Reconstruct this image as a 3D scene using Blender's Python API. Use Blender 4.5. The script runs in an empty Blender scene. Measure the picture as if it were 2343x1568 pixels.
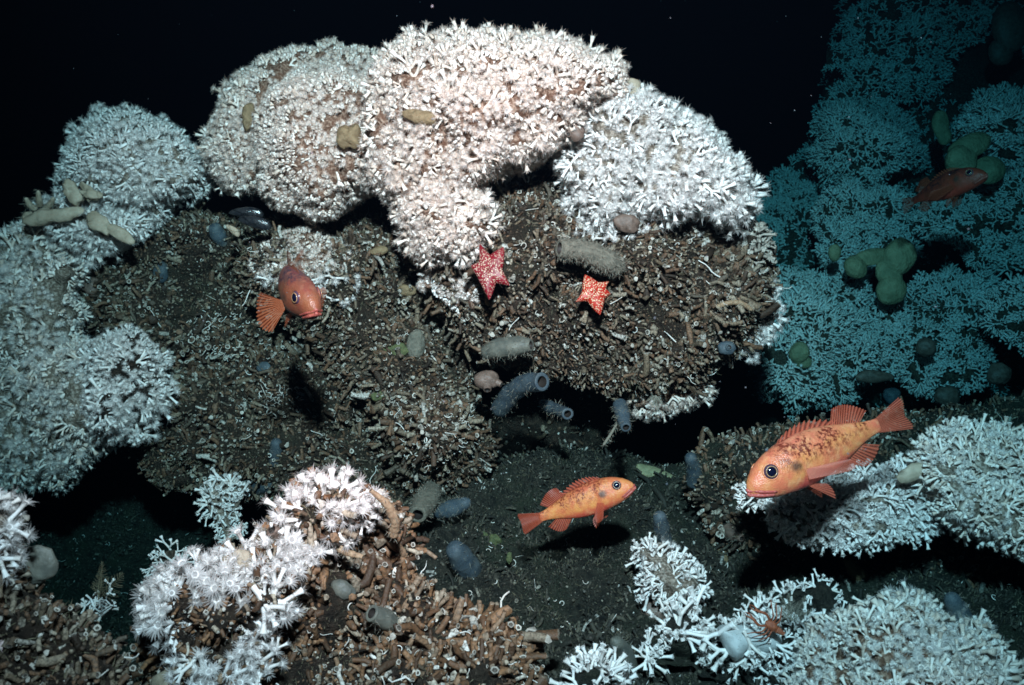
import bpy, math
import numpy as np
from mathutils import Vector, Matrix

# ------------------------------------------------------------------ camera, water light, exposure
sc = bpy.context.scene
C = sc.collection
W, H = 2342.0, 1568.0                      # working picture units
TANH = math.tan(math.radians(30.0))        # half horizontal field of view
PITCH = math.radians(15.0)
CAM = np.array([0.0, 0.0, 1.2])
RT = np.array([1.0, 0.0, 0.0])
UP = np.array([0.0, math.sin(PITCH), math.cos(PITCH)])
FW = np.array([0.0, math.cos(PITCH), -math.sin(PITCH)])

def P(px, py, d):
    """point seen at picture position px,py at d metres in front of the camera"""
    px, py, d = np.broadcast_arrays(np.asarray(px, float), np.asarray(py, float), np.asarray(d, float))
    x = (px - W/2)/(W/2)*TANH
    y = (H/2 - py)/(W/2)*TANH
    return CAM + d[..., None]*(FW + x[..., None]*RT + y[..., None]*UP)

def M_PER_PX(d):
    return d*2*TANH/W

cam_data = bpy.data.cameras.new('camera')
cam_data.sensor_width = 36.0
cam_data.lens = 18.0/TANH
cam_data.clip_start = 0.02
cam_data.clip_end = 300.0
cam_data.dof.use_dof = True
cam_data.dof.focus_distance = 2.25
cam_data.dof.aperture_fstop = 8.0
cam = bpy.data.objects.new('camera', cam_data)
cam.location = CAM
cam.rotation_euler = (math.pi/2 - PITCH, 0, 0)
C.objects.link(cam)
sc.camera = cam

world = bpy.data.worlds.new('World')
sc.world = world
world.use_nodes = True
world.node_tree.nodes['Background'].inputs[0].default_value = (0.01, 0.05, 0.12, 1)
world.node_tree.nodes['Background'].inputs[1].default_value = 0.0015

def strobe(loc, target, power, color, size, angle, blend):
    ld = bpy.data.lights.new('strobe_lamp', 'SPOT')
    ld.energy = power
    ld.color = color
    ld.shadow_soft_size = size
    ld.spot_size = math.radians(angle)
    ld.spot_blend = blend
    o = bpy.data.objects.new('strobe_lamp', ld)
    o.location = loc
    dv = Vector(target) - Vector(loc)
    o.rotation_euler = dv.to_track_quat('-Z', 'Y').to_euler()
    C.objects.link(o)
    return o

# the lamps of the camera sledge that light the place: a wide cool flood and a narrower warm one side by side on a boom above the camera
strobe((0.02, -0.05, 2.0), P(1260, 640, 2.6), 1450.0, (0.76, 0.48, 0.525), 0.05, 88, 1.0)
strobe((0.02, -0.05, 2.0), P(1030, 470, 2.4), 2350.0, (1.0, 0.215, 0.18), 0.05, 64, 1.0)

sc.view_settings.view_transform = 'Standard'
sc.view_settings.look = 'None'
sc.view_settings.exposure = 0.0
sc.view_settings.gamma = 1.0
sc.view_settings.use_curve_mapping = False
sc.render.engine = 'CYCLES'
sc.cycles.max_bounces = 5
sc.cycles.diffuse_bounces = 2
sc.cycles.glossy_bounces = 2
sc.cycles.transmission_bounces = 3
sc.cycles.volume_bounces = 0
sc.cycles.transparent_max_bounces = 6
sc.cycles.sample_clamp_indirect = 3.0
sc.cycles.use_denoising = True
sc.cycles.filter_width = 1.6

rng = np.random.default_rng(11)

# ------------------------------------------------------------------ numeric helpers
def _hash(ix, iy, iz, seed):
    h = (ix*374761393 + iy*668265263 + iz*2147483647 + seed*1274126177) & 0xFFFFFFFF
    h = ((h ^ (h >> 13))*1274126177) & 0xFFFFFFFF
    h = h ^ (h >> 16)
    return (h & 0xFFFF)/65535.0*2 - 1

def noise(p, scale, seed=0):
    q = np.asarray(p)/scale + 1000.0
    i = np.floor(q).astype(np.int64)
    f = q - i
    f = f*f*(3 - 2*f)
    r = 0
    for a in (0, 1):
        wx = f[..., 0] if a else 1 - f[..., 0]
        for b in (0, 1):
            wy = f[..., 1] if b else 1 - f[..., 1]
            for c in (0, 1):
                wz = f[..., 2] if c else 1 - f[..., 2]
                r = r + wx*wy*wz*_hash(i[..., 0]+a, i[..., 1]+b, i[..., 2]+c, seed)
    return r

def fbm(p, scale, seed=0, octv=4, gain=0.5):
    r, a = 0, 1.0
    for k in range(octv):
        r = r + a*noise(p, scale/(2.03**k), seed+k*17)
        a *= gain
    return r

def unit(v):
    v = np.asarray(v, float)
    return v/np.maximum(np.linalg.norm(v, axis=-1, keepdims=True), 1e-9)

def chaikin(poly, n=2):
    p = np.asarray(poly, float)
    for _ in range(n):
        q = np.roll(p, -1, axis=0)
        p = np.stack([0.75*p + 0.25*q, 0.25*p + 0.75*q], 1).reshape(-1, 2)
    return p

def frame_from(d, spin=None):
    """3x3 matrix whose third column is d"""
    d = unit(d)
    a = np.array([0, 0, 1.0]) if abs(d[2]) < 0.9 else np.array([1.0, 0, 0])
    x = unit(np.cross(a, d))
    y = np.cross(d, x)
    if spin is None:
        spin = rng.uniform(0, 2*math.pi)
    c, s = math.cos(spin), math.sin(spin)
    return np.stack([c*x + s*y, -s*x + c*y, d], 1)

# ------------------------------------------------------------------ mesh helpers
def make_mesh(name, verts, tris, mats, midx=None, smooth=True):
    verts = np.asarray(verts, np.float32); tris = np.asarray(tris, np.int32)
    me = bpy.data.meshes.new(name)
    me.vertices.add(len(verts)); me.vertices.foreach_set('co', verts.ravel())
    me.loops.add(tris.size); me.loops.foreach_set('vertex_index', tris.ravel())
    me.polygons.add(len(tris))
    me.polygons.foreach_set('loop_start', np.arange(0, tris.size, 3, dtype=np.int32))
    for m in mats:
        me.materials.append(m)
    if midx is not None:
        me.polygons.foreach_set('material_index', np.asarray(midx, np.int32))
    me.polygons.foreach_set('use_smooth', np.full(len(tris), smooth))
    me.update(calc_edges=True)
    return me

class Geo:
    """collects triangles with a material index"""
    def __init__(s):
        s.v, s.t, s.m, s.n = [], [], [], 0
    def add(s, v, t, m=0):
        v = np.asarray(v, float); t = np.asarray(t, int)
        s.v.append(v); s.t.append(t + s.n); s.m.append(np.full(len(t), m)); s.n += len(v)
        return s
    def arr(s):
        return np.concatenate(s.v), np.concatenate(s.t), np.concatenate(s.m)
    def mesh(s, name, mats, smooth=True):
        v, t, m = s.arr()
        return make_mesh(name, v, t, mats, m, smooth)

def grid_tris(nu, nv, wrap_v=False):
    i = np.arange(nu-1)[:, None]; j = np.arange(nv if wrap_v else nv-1)[None, :]
    a = i*nv + j; b = i*nv + (j+1) % nv; c = (i+1)*nv + (j+1) % nv; d = (i+1)*nv + j
    a, b, c, d = [q.ravel() for q in np.broadcast_arrays(a, b, c, d)]
    return np.concatenate([np.stack([a, b, c], 1), np.stack([a, c, d], 1)])

def tube(pts, rad, sides=6, cap_end=True, cap_start=False, flat=None):
    pts = np.asarray(pts, float); rad = np.broadcast_to(np.asarray(rad, float), (len(pts),))
    tan = unit(np.gradient(pts, axis=0))
    x = np.array([0, 0, 1.0]) if abs(tan[0][2]) < 0.9 else np.array([1.0, 0, 0])
    ang = np.arange(sides)/sides*2*math.pi
    vs = []
    for k in range(len(pts)):
        x = unit(x - tan[k]*np.dot(x, tan[k])); y = np.cross(tan[k], x)
        e = np.cos(ang)[:, None]*x + np.sin(ang)[:, None]*y
        if flat is not None:                                   # squash along a world direction
            fd, fk = flat
            e = e - np.outer(e @ fd, fd)*(1 - fk)
        vs.append(pts[k] + rad[k]*e)
    v = np.concatenate(vs); t = grid_tris(len(pts), sides, True)
    if cap_end:
        v = np.vstack([v, pts[-1]]); n = len(v)-1; b = (len(pts)-1)*sides; j = np.arange(sides)
        t = np.vstack([t, np.stack([b+j, b+(j+1) % sides, np.full(sides, n)], 1)])
    if cap_start:
        v = np.vstack([v, pts[0]]); n = len(v)-1; j = np.arange(sides)
        t = np.vstack([t, np.stack([(j+1) % sides, j, np.full(sides, n)], 1)])
    return v, t

def ball(n=16, m=10):
    th = np.linspace(0, math.pi, m)[1:-1, None]; ph = np.arange(n)/n*2*math.pi
    v = np.stack([np.sin(th)*np.cos(ph), np.sin(th)*np.sin(ph), np.cos(th) + 0*ph], -1).reshape(-1, 3)
    t = grid_tris(m-2, n, True); k = len(v); j = np.arange(n); q = (j+1) % n
    v = np.vstack([v, [0, 0, 1], [0, 0, -1]])
    t = np.vstack([t, np.stack([np.full(n, k), q, j], 1), np.stack([np.full(n, k+1), k-n+j, k-n+q], 1)])
    return v, t

def obj(name, me, parent=None, loc=None, mat3=None, scale=1.0, label=None, kind=None):
    o = bpy.data.objects.new(name, me)
    C.objects.link(o)
    if parent is not None:
        o.parent = parent
    if mat3 is not None:
        M = Matrix([list(r) for r in (mat3*scale)]).to_4x4()
        M.translation = Vector(loc if loc is not None else (0, 0, 0))
        o.matrix_local = M
    elif loc is not None:
        o.location = loc
    if label: o['label'] = label
    if kind: o['kind'] = kind
    return o

def tag(o, label=None, cat=None, group=None, kind=None):
    if label: o['label'] = label
    if cat: o['category'] = cat
    if group: o['group'] = group
    if kind: o['kind'] = kind
    return o

def thing(name, loc, label, cat, group=None):
    o = bpy.data.objects.new(name, None)
    o.empty_display_size = 0.05
    C.objects.link(o)
    o.location = loc
    return tag(o, label, cat, group)

# ------------------------------------------------------------------ materials
class NT:
    def __init__(s, name):
        s.mat = bpy.data.materials.new(name); s.mat.use_nodes = True
        s.nt = s.mat.node_tree; s.nt.nodes.clear()
        s.out = s.nt.nodes.new('ShaderNodeOutputMaterial')
    def n(s, typ, props=None, **inp):
        nd = s.nt.nodes.new(typ)
        for k, v in (props or {}).items():
            setattr(nd, k, v)
        for k, v in inp.items():
            key = int(k[1:]) if k[0] == 'i' and k[1:].isdigit() else k.replace('_', ' ')
            s.put(nd.inputs[key], v)
        return nd
    def put(s, sock, v):
        if isinstance(v, bpy.types.NodeSocket):
            s.nt.links.new(v, sock)
        elif isinstance(v, tuple) and len(v) == 3 and sock.type == 'RGBA':
            sock.default_value = (*v, 1)
        else:
            sock.default_value = v
    def math(s, op, a, b=0.0):
        return s.n('ShaderNodeMath', {'operation': op}, i0=a, i1=b).outputs[0]
    def mix(s, fac, a, b, mode='MIX'):
        nd = s.n('ShaderNodeMix', {'data_type': 'RGBA', 'blend_type': mode})
        s.put(nd.inputs[0], fac); s.put(nd.inputs[6], a); s.put(nd.inputs[7], b)
        return nd.outputs[2]
    def ramp(s, fac, stops, interp='LINEAR'):
        nd = s.n('ShaderNodeValToRGB'); cr = nd.color_ramp; cr.interpolation = interp
        while len(cr.elements) < len(stops):
            cr.elements.new(0.5)
        for e, (p, c) in zip(cr.elements, stops):
            e.position = p; e.color = (*c, 1) if len(c) == 3 else c
        s.put(nd.inputs[0], fac)
        return nd.outputs[0]
    def coord(s, which='Object'):
        return s.n('ShaderNodeTexCoord').outputs[which]
    def noise(s, scale, detail=3.0, vec=None, rough=0.55):
        nd = s.n('ShaderNodeTexNoise', Scale=scale, Detail=detail, Roughness=rough)
        s.put(nd.inputs['Vector'], vec if vec is not None else s.pos())
        return nd.outputs['Fac']
    def pos(s):
        return s.n('ShaderNodeNewGeometry').outputs['Position']
    def rand(s):
        g = s.n('ShaderNodeNewGeometry').outputs['Random Per Island']
        o = s.n('ShaderNodeObjectInfo').outputs['Random']
        return s.math('FRACT', s.math('ADD', g, o))
    def bump(s, h, strength=0.5, dist=0.01):
        return s.n('ShaderNodeBump', Strength=strength, Distance=dist, Height=h).outputs[0]
    def principled(s, color, rough=0.7, spec=0.3, normal=None, **kw):
        nd = s.n('ShaderNodeBsdfPrincipled', Roughness=rough)
        s.put(nd.inputs['Base Color'], color)
        nd.inputs['Specular IOR Level'].default_value = spec
        for k, v in kw.items():
            s.put(nd.inputs[k.replace('_', ' ')], v)
        if normal is not None:
            s.put(nd.inputs['Normal'], normal)
        return nd.outputs[0]
    def translucent(s, sh, color, fac):
        t = s.n('ShaderNodeBsdfTranslucent'); s.put(t.inputs['Color'], color)
        return s.n('ShaderNodeMixShader', i0=fac, i1=sh, i2=t.outputs[0]).outputs[0]
    def glassy(s, sh, fac):
        t = s.n('ShaderNodeBsdfTransparent')
        return s.n('ShaderNodeMixShader', i0=fac, i1=sh, i2=t.outputs[0]).outputs[0]
    def done(s, sh):
        s.nt.links.new(sh, s.out.inputs['Surface'])
        return s.mat

def m_skeleton(name, c0, c1, c2):
    m = NT(name)
    r = m.rand(); nz = m.noise(160.0, 3)
    col = m.ramp(r, [(0.0, c0), (0.55, c1), (1.0, c2)])
    col = m.mix(m.math('MULTIPLY', nz, 0.5), col, (0.62, 0.5, 0.42))
    return m.done(m.principled(col, 0.55, 0.4, m.bump(nz, 0.4, 0.002)))

def m_tentacle(name, c, fac):
    m = NT(name)
    r = m.rand()
    col = m.mix(r, c, (0.78, 0.72, 0.70))
    sh = m.translucent(m.principled(col, 0.35, 0.5), col, 0.45)
    return m.done(m.glassy(sh, fac))

MAT = {}
MAT['skeleton'] = m_skeleton('coral_skeleton', (0.54, 0.41, 0.33), (0.78, 0.70, 0.63), (0.88, 0.84, 0.80))
MAT['skeleton_white'] = m_skeleton('coral_skeleton_white', (0.70, 0.66, 0.62), (0.84, 0.82, 0.80), (0.90, 0.90, 0.90))
MAT['tentacle'] = m_tentacle('polyp_tentacle', (0.88, 0.66, 0.54), 0.42)
MAT['tentacle_pale'] = m_tentacle('polyp_tentacle_pale', (0.84, 0.80, 0.77), 0.45)

def m_coralbase(name, c0, c1, c2):
    m = NT(name)
    a = m.noise(30.0, 5); b = m.noise(110.0, 4)
    col = m.mix(a, c0, c1)
    col = m.mix(m.ramp(b, [(0.45, (0, 0, 0)), (0.7, (1, 1, 1))]), col, c2)
    return m.done(m.principled(col, 0.85, 0.15, m.bump(b, 0.9, 0.012)))
MAT['base_tan'] = m_coralbase('coral_tissue', (0.055, 0.026, 0.016), (0.20, 0.105, 0.07), (0.42, 0.29, 0.22))
MAT['base_grey'] = m_coralbase('coral_tissue_grey', (0.06, 0.045, 0.035), (0.22, 0.17, 0.13), (0.45, 0.38, 0.32))
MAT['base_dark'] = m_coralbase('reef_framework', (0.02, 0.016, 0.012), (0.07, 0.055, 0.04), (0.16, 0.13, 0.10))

def m_rubble(name, dark, mid, light, green):
    m = NT(name)
    big = m.noise(7.0, 4); a = m.noise(45.0, 6, rough=0.65); b = m.noise(190.0, 5, rough=0.7)
    vo = m.n('ShaderNodeTexVoronoi', Scale=120.0); m.put(vo.inputs['Vector'], m.pos())
    col = m.mix(m.ramp(a, [(0.35, (0, 0, 0)), (0.65, (1, 1, 1))]), dark, mid)
    col = m.mix(m.ramp(big, [(0.45, (0, 0, 0)), (0.7, (0.7, 0.7, 0.7))]), col, green)
    col = m.mix(m.ramp(b, [(0.58, (0, 0, 0)), (0.75, (1, 1, 1))]), col, light)
    h = m.math('ADD', m.math('MULTIPLY', b, 0.7), m.math('ADD', a, m.math('MULTIPLY', vo.outputs['Distance'], 0.5)))
    return m.done(m.principled(col, 0.8, 0.25, m.bump(h, 1.0, 0.02)))
MAT['rubble'] = m_rubble('dead_coral_rubble', (0.009, 0.007, 0.005), (0.055, 0.034, 0.023), (0.26, 0.20, 0.15), (0.045, 0.04, 0.026))
MAT['mud'] = m_rubble('seabed_mud', (0.008, 0.009, 0.008), (0.050, 0.046, 0.034), (0.16, 0.14, 0.105), (0.036, 0.046, 0.026))

def m_stub():
    m = NT('dead_coral_stub')
    r = m.rand(); nz = m.noise(220.0, 4)
    col = m.ramp(r, [(0.0, (0.018, 0.011, 0.007)), (0.20, (0.085, 0.042, 0.022)), (0.42, (0.21, 0.110, 0.060)), (0.56, (0.085, 0.068, 0.048)), (0.76, (0.22, 0.155, 0.10)), (0.92, (0.34, 0.28, 0.21)), (1.0, (0.62, 0.58, 0.52))])
    col = m.mix(m.ramp(nz, [(0.4, (0, 0, 0)), (0.7, (1, 1, 1))]), col, (0.04, 0.03, 0.022))
    return m.done(m.principled(col, 0.6, 0.4, m.bump(nz, 0.8, 0.004)))
MAT['stub'] = m_stub()
def m_simple(name, c0, c1, scale=80.0, rough=0.6, spec=0.35, bumpd=0.003):
    m = NT(name)
    nz = m.noise(scale, 4)
    r = m.rand()
    col = m.mix(m.math('MULTIPLY', m.math('ADD', nz, r), 0.5), c0, c1)
    return m.done(m.principled(col, rough, spec, m.bump(nz, 0.6, bumpd)))
MAT['rim'] = m_simple('stub_rim', (0.06, 0.045, 0.032), (0.66, 0.60, 0.52), 200)
MAT['hollow'] = m_simple('stub_hollow', (0.02, 0.015, 0.012), (0.10, 0.08, 0.06), 200)
MAT['worm_tube'] = m_simple('lime_worm_tube', (0.50, 0.42, 0.34), (0.82, 0.80, 0.76), 200, 0.45)
MAT['turf'] = m_simple('hydroid_turf', (0.05, 0.045, 0.025), (0.22, 0.19, 0.125), 20, 0.8, 0.1)
MAT['snow'] = m_simple('drifting_specks', (0.03, 0.05, 0.06), (0.10, 0.13, 0.15), 20, 0.8, 0.1)

# ------------------------------------------------------------------ inflated masses
BLOBS = []
def blob(poly, d0, tf, tb, R, step=7.0, tx=0.0, ty=0.0, bumps=((0.04, 0.22), (0.012, 0.06)), edge=10.0, seed=1, zmin=None):
    pg = chaikin(poly, 2)
    x0, y0 = pg.min(0) - step*2; x1, y1 = pg.max(0) + step*2
    cx, cy = (x0+x1)/2, (y0+y1)/2
    xs = np.arange(x0, x1+step, step); ys = np.arange(y0, y1+step, step)
    X, Y = np.meshgrid(xs, ys)
    s3 = np.stack([X, Y, 0*X], -1)
    QX = X + edge*noise(s3, 45.0, seed) + edge*0.5*noise(s3, 18.0, seed+3)
    QY = Y + edge*noise(s3, 45.0, seed+5) + edge*0.5*noise(s3, 18.0, seed+7)
    ins = np.zeros(X.shape, bool); best = np.full(X.shape, 1e9)
    NX, NY = X.copy(), Y.copy()
    a = pg; b = np.roll(pg, -1, 0)
    for (ax, ay), (bx, by) in zip(a, b):
        if ay != by:
            c = ((ay > QY) != (by > QY)) & (QX < (bx-ax)*(QY-ay)/(by-ay) + ax)
            ins ^= c
        L2 = (bx-ax)**2 + (by-ay)**2 + 1e-9
        t = np.clip(((QX-ax)*(bx-ax) + (QY-ay)*(by-ay))/L2, 0, 1)
        nx, ny = ax + t*(bx-ax), ay + t*(by-ay)
        dd = np.hypot(QX-nx, QY-ny); m = dd < best
        best = np.where(m, dd, best); NX = np.where(m, nx, NX); NY = np.where(m, ny, NY)
    sd = np.where(ins, best, 0)
    cell = ins[:-1, :-1] | ins[1:, :-1] | ins[:-1, 1:] | ins[1:, 1:]
    use = np.zeros(X.shape, bool)
    use[:-1, :-1] |= cell; use[1:, :-1] |= cell; use[:-1, 1:] |= cell; use[1:, 1:] |= cell
    out = use & ~ins
    X = np.where(out, X + NX - QX, X); Y = np.where(out, Y + NY - QY, Y)
    k = np.clip(sd/R, 0, 1)
    h = np.sqrt(np.clip(1 - (1-k)**2, 0, 1))
    dp = d0 + tx*(X-cx)/1000 + ty*(Y-cy)/1000
    df = dp - tf*h
    w = P(X, Y, df)
    bm = 0
    for i, (amp, scl) in enumerate(bumps):
        nn = noise(w, abs(scl), seed+31*i)
        bm = bm + (amp*nn if scl > 0 else amp*(np.minimum(2.2*np.abs(nn), 1.0) - 0.7))
    df = df - bm*np.clip(k*3, 0, 1)
    db = dp + tb*h
    idx = np.full(X.shape, -1); idx[use] = np.arange(use.sum())
    n = int(use.sum())
    vf = P(X[use], Y[use], df[use]); vb = P(X[use], Y[use], db[use])
    ii, jj = np.nonzero(cell)
    q0, q1, q2, q3 = idx[ii, jj], idx[ii, jj+1], idx[ii+1, jj+1], idx[ii+1, jj]
    tfr = np.concatenate([np.stack([q0, q3, q2], 1), np.stack([q0, q2, q1], 1)])
    tbk = tfr[:, ::-1] + n
    fn = np.cross(vf[tfr[:, 1]] - vf[tfr[:, 0]], vf[tfr[:, 2]] - vf[tfr[:, 0]])
    area = np.linalg.norm(fn, axis=1)/2
    vn = np.zeros_like(vf)
    for c in range(3):
        np.add.at(vn, tfr[:, c], fn)
    vn = unit(vn)
    if np.mean(np.sum(vn*(vf-CAM), 1)) > 0:
        vn = -vn
    dg = np.where(use, df, np.inf)
    B = dict(v=np.concatenate([vf, vb]), t=np.concatenate([tfr, tbk]), vf=vf, tf=tfr, vn=vn, area=area,
             px=X[use], py=Y[use], xs=xs, ys=ys, dg=dg, ins=ins, df=df, c=vf.mean(0), step=step, h=h[use])
    BLOBS.append(B)
    return B

GROUND_Z = 0.0
def ground_height(x, y):
    p = np.stack([np.asarray(x, float), np.asarray(y, float), 0*np.asarray(x, float)], -1)
    sm = lambda a, b, t: np.clip((t-a)/(b-a), 0, 1)**2*(3 - 2*np.clip((t-a)/(b-a), 0, 1))
    x_, y_ = p[..., 0], p[..., 1]
    dip = 0.60*sm(0.55, 0.85, -x_)*sm(1.75, 2.15, y_)*(1 - sm(3.2, 3.6, y_)) + 0.45*sm(-0.15, 0.05, x_)*sm(2.75, 3.1, y_)  # trenches added so the bottom beside and under the reef stays dark
    return GROUND_Z - dip + 0.06*fbm(p, 0.55, 5, 3) + 0.055*fbm(p, 0.15, 9, 4)

def surf(px, py):
    """depth of the first surface seen at a picture position"""
    best = np.inf
    for B in BLOBS:
        i = int(round((py - B['ys'][0])/B['step'])); j = int(round((px - B['xs'][0])/B['step']))
        if 0 <= i < len(B['ys']) and 0 <= j < len(B['xs']) and np.isfinite(B['dg'][i, j]):
            best = min(best, B['dg'][i, j])
    q = P(px, py, 1.0) - CAM
    if q[2] < -0.02:
        dgr = CAM[2]/-q[2]
        for _ in range(3):
            pt = CAM + q*dgr
            dgr = (CAM[2] - float(ground_height(pt[0], pt[1])))/-q[2]
        best = min(best, dgr)
    return best

def inside_poly(px, py, poly):
    ins = np.zeros(np.shape(px), bool)
    a = np.asarray(poly, float); b = np.roll(a, -1, 0)
    for (ax, ay), (bx, by) in zip(a, b):
        if ay != by:
            ins ^= ((ay > py) != (by > py)) & (px < (bx-ax)*(py-ay)/(by-ay) + ax)
    return ins

def scatter(B, n, mind, keep=None, tries=4):
    """points spread over the front of a mass, no two closer than mind"""
    pr = B['area']/B['area'].sum()
    N = int(n*tries)
    f = rng.choice(len(pr), N, p=pr)
    u, v = rng.random(N), rng.random(N)
    fl = u+v > 1; u[fl], v[fl] = 1-u[fl], 1-v[fl]
    w = np.stack([1-u-v, u, v], 1)
    T = B['tf'][f]
    pos = np.einsum('ij,ijk->ik', w, B['vf'][T]); nor = unit(np.einsum('ij,ijk->ik', w, B['vn'][T]))
    px = (w*B['px'][T]).sum(1); py = (w*B['py'][T]).sum(1)
    if keep is not None:
        k = keep(px, py); pos, nor, px, py = pos[k], nor[k], px[k], py[k]
    cells, out = {}, []
    g = np.floor(pos/mind).astype(int)
    for i in range(len(pos)):
        c = tuple(g[i]); ok = True
        for dx in (-1, 0, 1):
            for dy in (-1, 0, 1):
                for dz in (-1, 0, 1):
                    for j in cells.get((c[0]+dx, c[1]+dy, c[2]+dz), ()):
                        d = pos[i]-pos[j]
                        if d[0]*d[0]+d[1]*d[1]+d[2]*d[2] < mind*mind:
                            ok = False; break
                    if not ok: break
                if not ok: break
            if not ok: break
        if ok:
            cells.setdefault(c, []).append(i); out.append(i)
            if len(out) >= n: break
    return pos[out], nor[out], px[out], py[out]

# ------------------------------------------------------------------ coral branch shapes
LOD = False
def polyp(G, p, d, r, L, sides=6, ntent=15, spread=1.0, tl=1.5, fine=False):
    """a flaring cup with a ring of tentacles; p is the mouth, d points outward"""
    d = unit(d); Fm = frame_from(d)
    x, y = Fm[:, 0], Fm[:, 1]
    if LOD:                                              # a lighter version for the joined masses
        v, t = tube([p - d*L, p], [0.62*r, r], 5, cap_end=True); v[-1] -= d*0.15*r
        G.add(v, t, 0)
        for k in range(9 if ntent > 8 else ntent):
            a = 2*math.pi*(k + rng.uniform(-0.3, 0.3))/9
            out = math.cos(a)*x + math.sin(a)*y; side = -math.sin(a)*x + math.cos(a)*y
            b0 = p + out*r*0.7; w = r*0.26
            G.add([b0-side*w, b0+side*w, b0 + (out*spread + d*rng.uniform(0.2, 0.9))*r*tl*rng.uniform(0.75, 1.2)], [[0, 1, 2]], 1)
        return
    if fine:
        pts = np.array([p - d*L, p - d*L*0.55, p - d*L*0.18, p]); rr = np.array([0.55, 0.6, 0.85, 1.0])*r
    else:
        pts = np.array([p - d*L, p - d*L*0.45, p]); rr = np.array([0.58, 0.68, 1.0])*r
    v, t = tube(pts, rr, sides, cap_end=False)
    G.add(v, t, 0)
    ang = np.arange(sides)/sides*2*math.pi
    e = np.cos(ang)[:, None]*x + np.sin(ang)[:, None]*y
    vi = np.concatenate([p + e*r, p - d*0.12*r + e*0.62*r, [p + d*0.02*r]])
    j = np.arange(sides)
    ti = np.concatenate([np.stack([j, (j+1) % sides, sides+(j+1) % sides], 1), np.stack([j, sides+(j+1) % sides, sides+j], 1)])
    G.add(vi, ti, 0)
    tc = np.stack([sides+j, sides+(j+1) % sides, np.full(sides, 2*sides)], 1)
    G.add(vi, tc, 1)
    if ntent:
        for k in range(ntent):
            a = 2*math.pi*(k + rng.uniform(-0.3, 0.3))/ntent
            out = math.cos(a)*x + math.sin(a)*y; side = -math.sin(a)*x + math.cos(a)*y
            lift = rng.uniform(0.25, 1.0)
            ln = r*tl*rng.uniform(0.75, 1.2)
            b0 = p + out*r*0.7
            m0 = b0 + (out*spread + d*lift)*ln*0.5
            e0 = b0 + (out*spread*1.15 + d*lift*0.75)*ln
            w = r*0.19
            if fine:
                G.add([b0-side*w, b0+side*w, m0-side*w*0.9, m0+side*w*0.9, e0], [[0, 1, 3], [0, 3, 2], [2, 3, 4]], 1)
            else:
                G.add([b0-side*w*1.3, b0+side*w*1.3, e0], [[0, 1, 2]], 1)

def sprig_dense(seed):
    G = Geo()
    n = rng.integers(3, 6)
    base = np.array([0, 0, -0.022])
    for k in range(n):
        a = 2*math.pi*(k + rng.uniform(-0.3, 0.3))/n
        t = rng.uniform(0.25, 0.62) if k else 0.1
        d = unit([math.cos(a)*t, math.sin(a)*t, 1])
        p = base + d*rng.uniform(0.026, 0.036)
        polyp(G, p, d + 0.2*rng.normal(size=3), rng.uniform(0.0046, 0.0060), rng.uniform(0.010, 0.015))
    v, t = tube([base - [0, 0, 0.012], base, base + [0, 0, 0.012]], [0.005, 0.0045, 0.006], 5)
    G.add(v, t, 0)
    return G

def sprig_branch(seed, tent=20, r=0.0052, tl=1.7):
    G = Geo()
    def grow(p, d, rad, lev):
        L = rng.uniform(0.010, 0.019)*(1.0 if lev else 1.5)
        bend = 0.25*rng.normal(size=3)
        q = p + d*L + bend*L*0.3
        v, t = tube([p, q], [rad, rad*0.85], 5, cap_end=False) if LOD else tube([p, p + d*L*0.5 + bend*L*0.25, q], [rad, rad*0.88, rad*0.85], 6, cap_end=False)
        G.add(v, t, 0)
        if lev >= 2:
            polyp(G, q + d*0.011, d, r*rng.uniform(0.9, 1.2), 0.012, ntent=tent, tl=tl, fine=True)
            return
        Fm = frame_from(d)
        na = 2 if rng.random() < 0.7 else 3
        for k in range(na):
            a = 2*math.pi*k/na + rng.uniform(-0.4, 0.4)
            s = rng.uniform(0.45, 0.8)
            nd = unit(d + s*(math.cos(a)*Fm[:, 0] + math.sin(a)*Fm[:, 1]))
            if rng.random() < 0.3 and lev == 1:
                polyp(G, q + nd*0.013, nd, r*rng.uniform(0.85, 1.1), 0.013, ntent=tent, tl=tl, fine=True)
            else:
                grow(q, nd, rad*0.86, lev+1)
    grow(np.array([0, 0, -0.034]), np.array([0, 0, 1.0]), 0.0046, 0)
    return G

def sprig_antler(seed):
    """bare branching sprig, without visible tentacles"""
    G = Geo()
    def grow(p, d, rad, lev):
        L = rng.uniform(0.022, 0.036)
        q = p + d*L + 0.2*L*rng.normal(size=3)*0.5
        if lev >= 2:
            v, t = tube([p, q], [rad, rad*1.5], 3, cap_end=True) if LOD else tube([p, p + (q-p)*0.6, q], [rad, rad*0.95, rad*1.7], 5, cap_end=True)
            G.add(v, t, 0); return
        v, t = tube([p, q], [rad, rad*0.9], 3 if LOD else 5, cap_end=False)
        G.add(v, t, 0)
        Fm = frame_from(d)
        na = 2 if rng.random() < 0.6 else 3
        for k in range(na):
            a = 2*math.pi*k/na + rng.uniform(-0.5, 0.5)
            s = rng.uniform(0.4, 0.95)
            grow(q, unit(d + s*(math.cos(a)*Fm[:, 0] + math.sin(a)*Fm[:, 1])), rad*0.9, lev+1)
    grow(np.array([0, 0, -0.03]), np.array([0, 0, 1.0]), 0.0052, 0)
    return G

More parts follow.
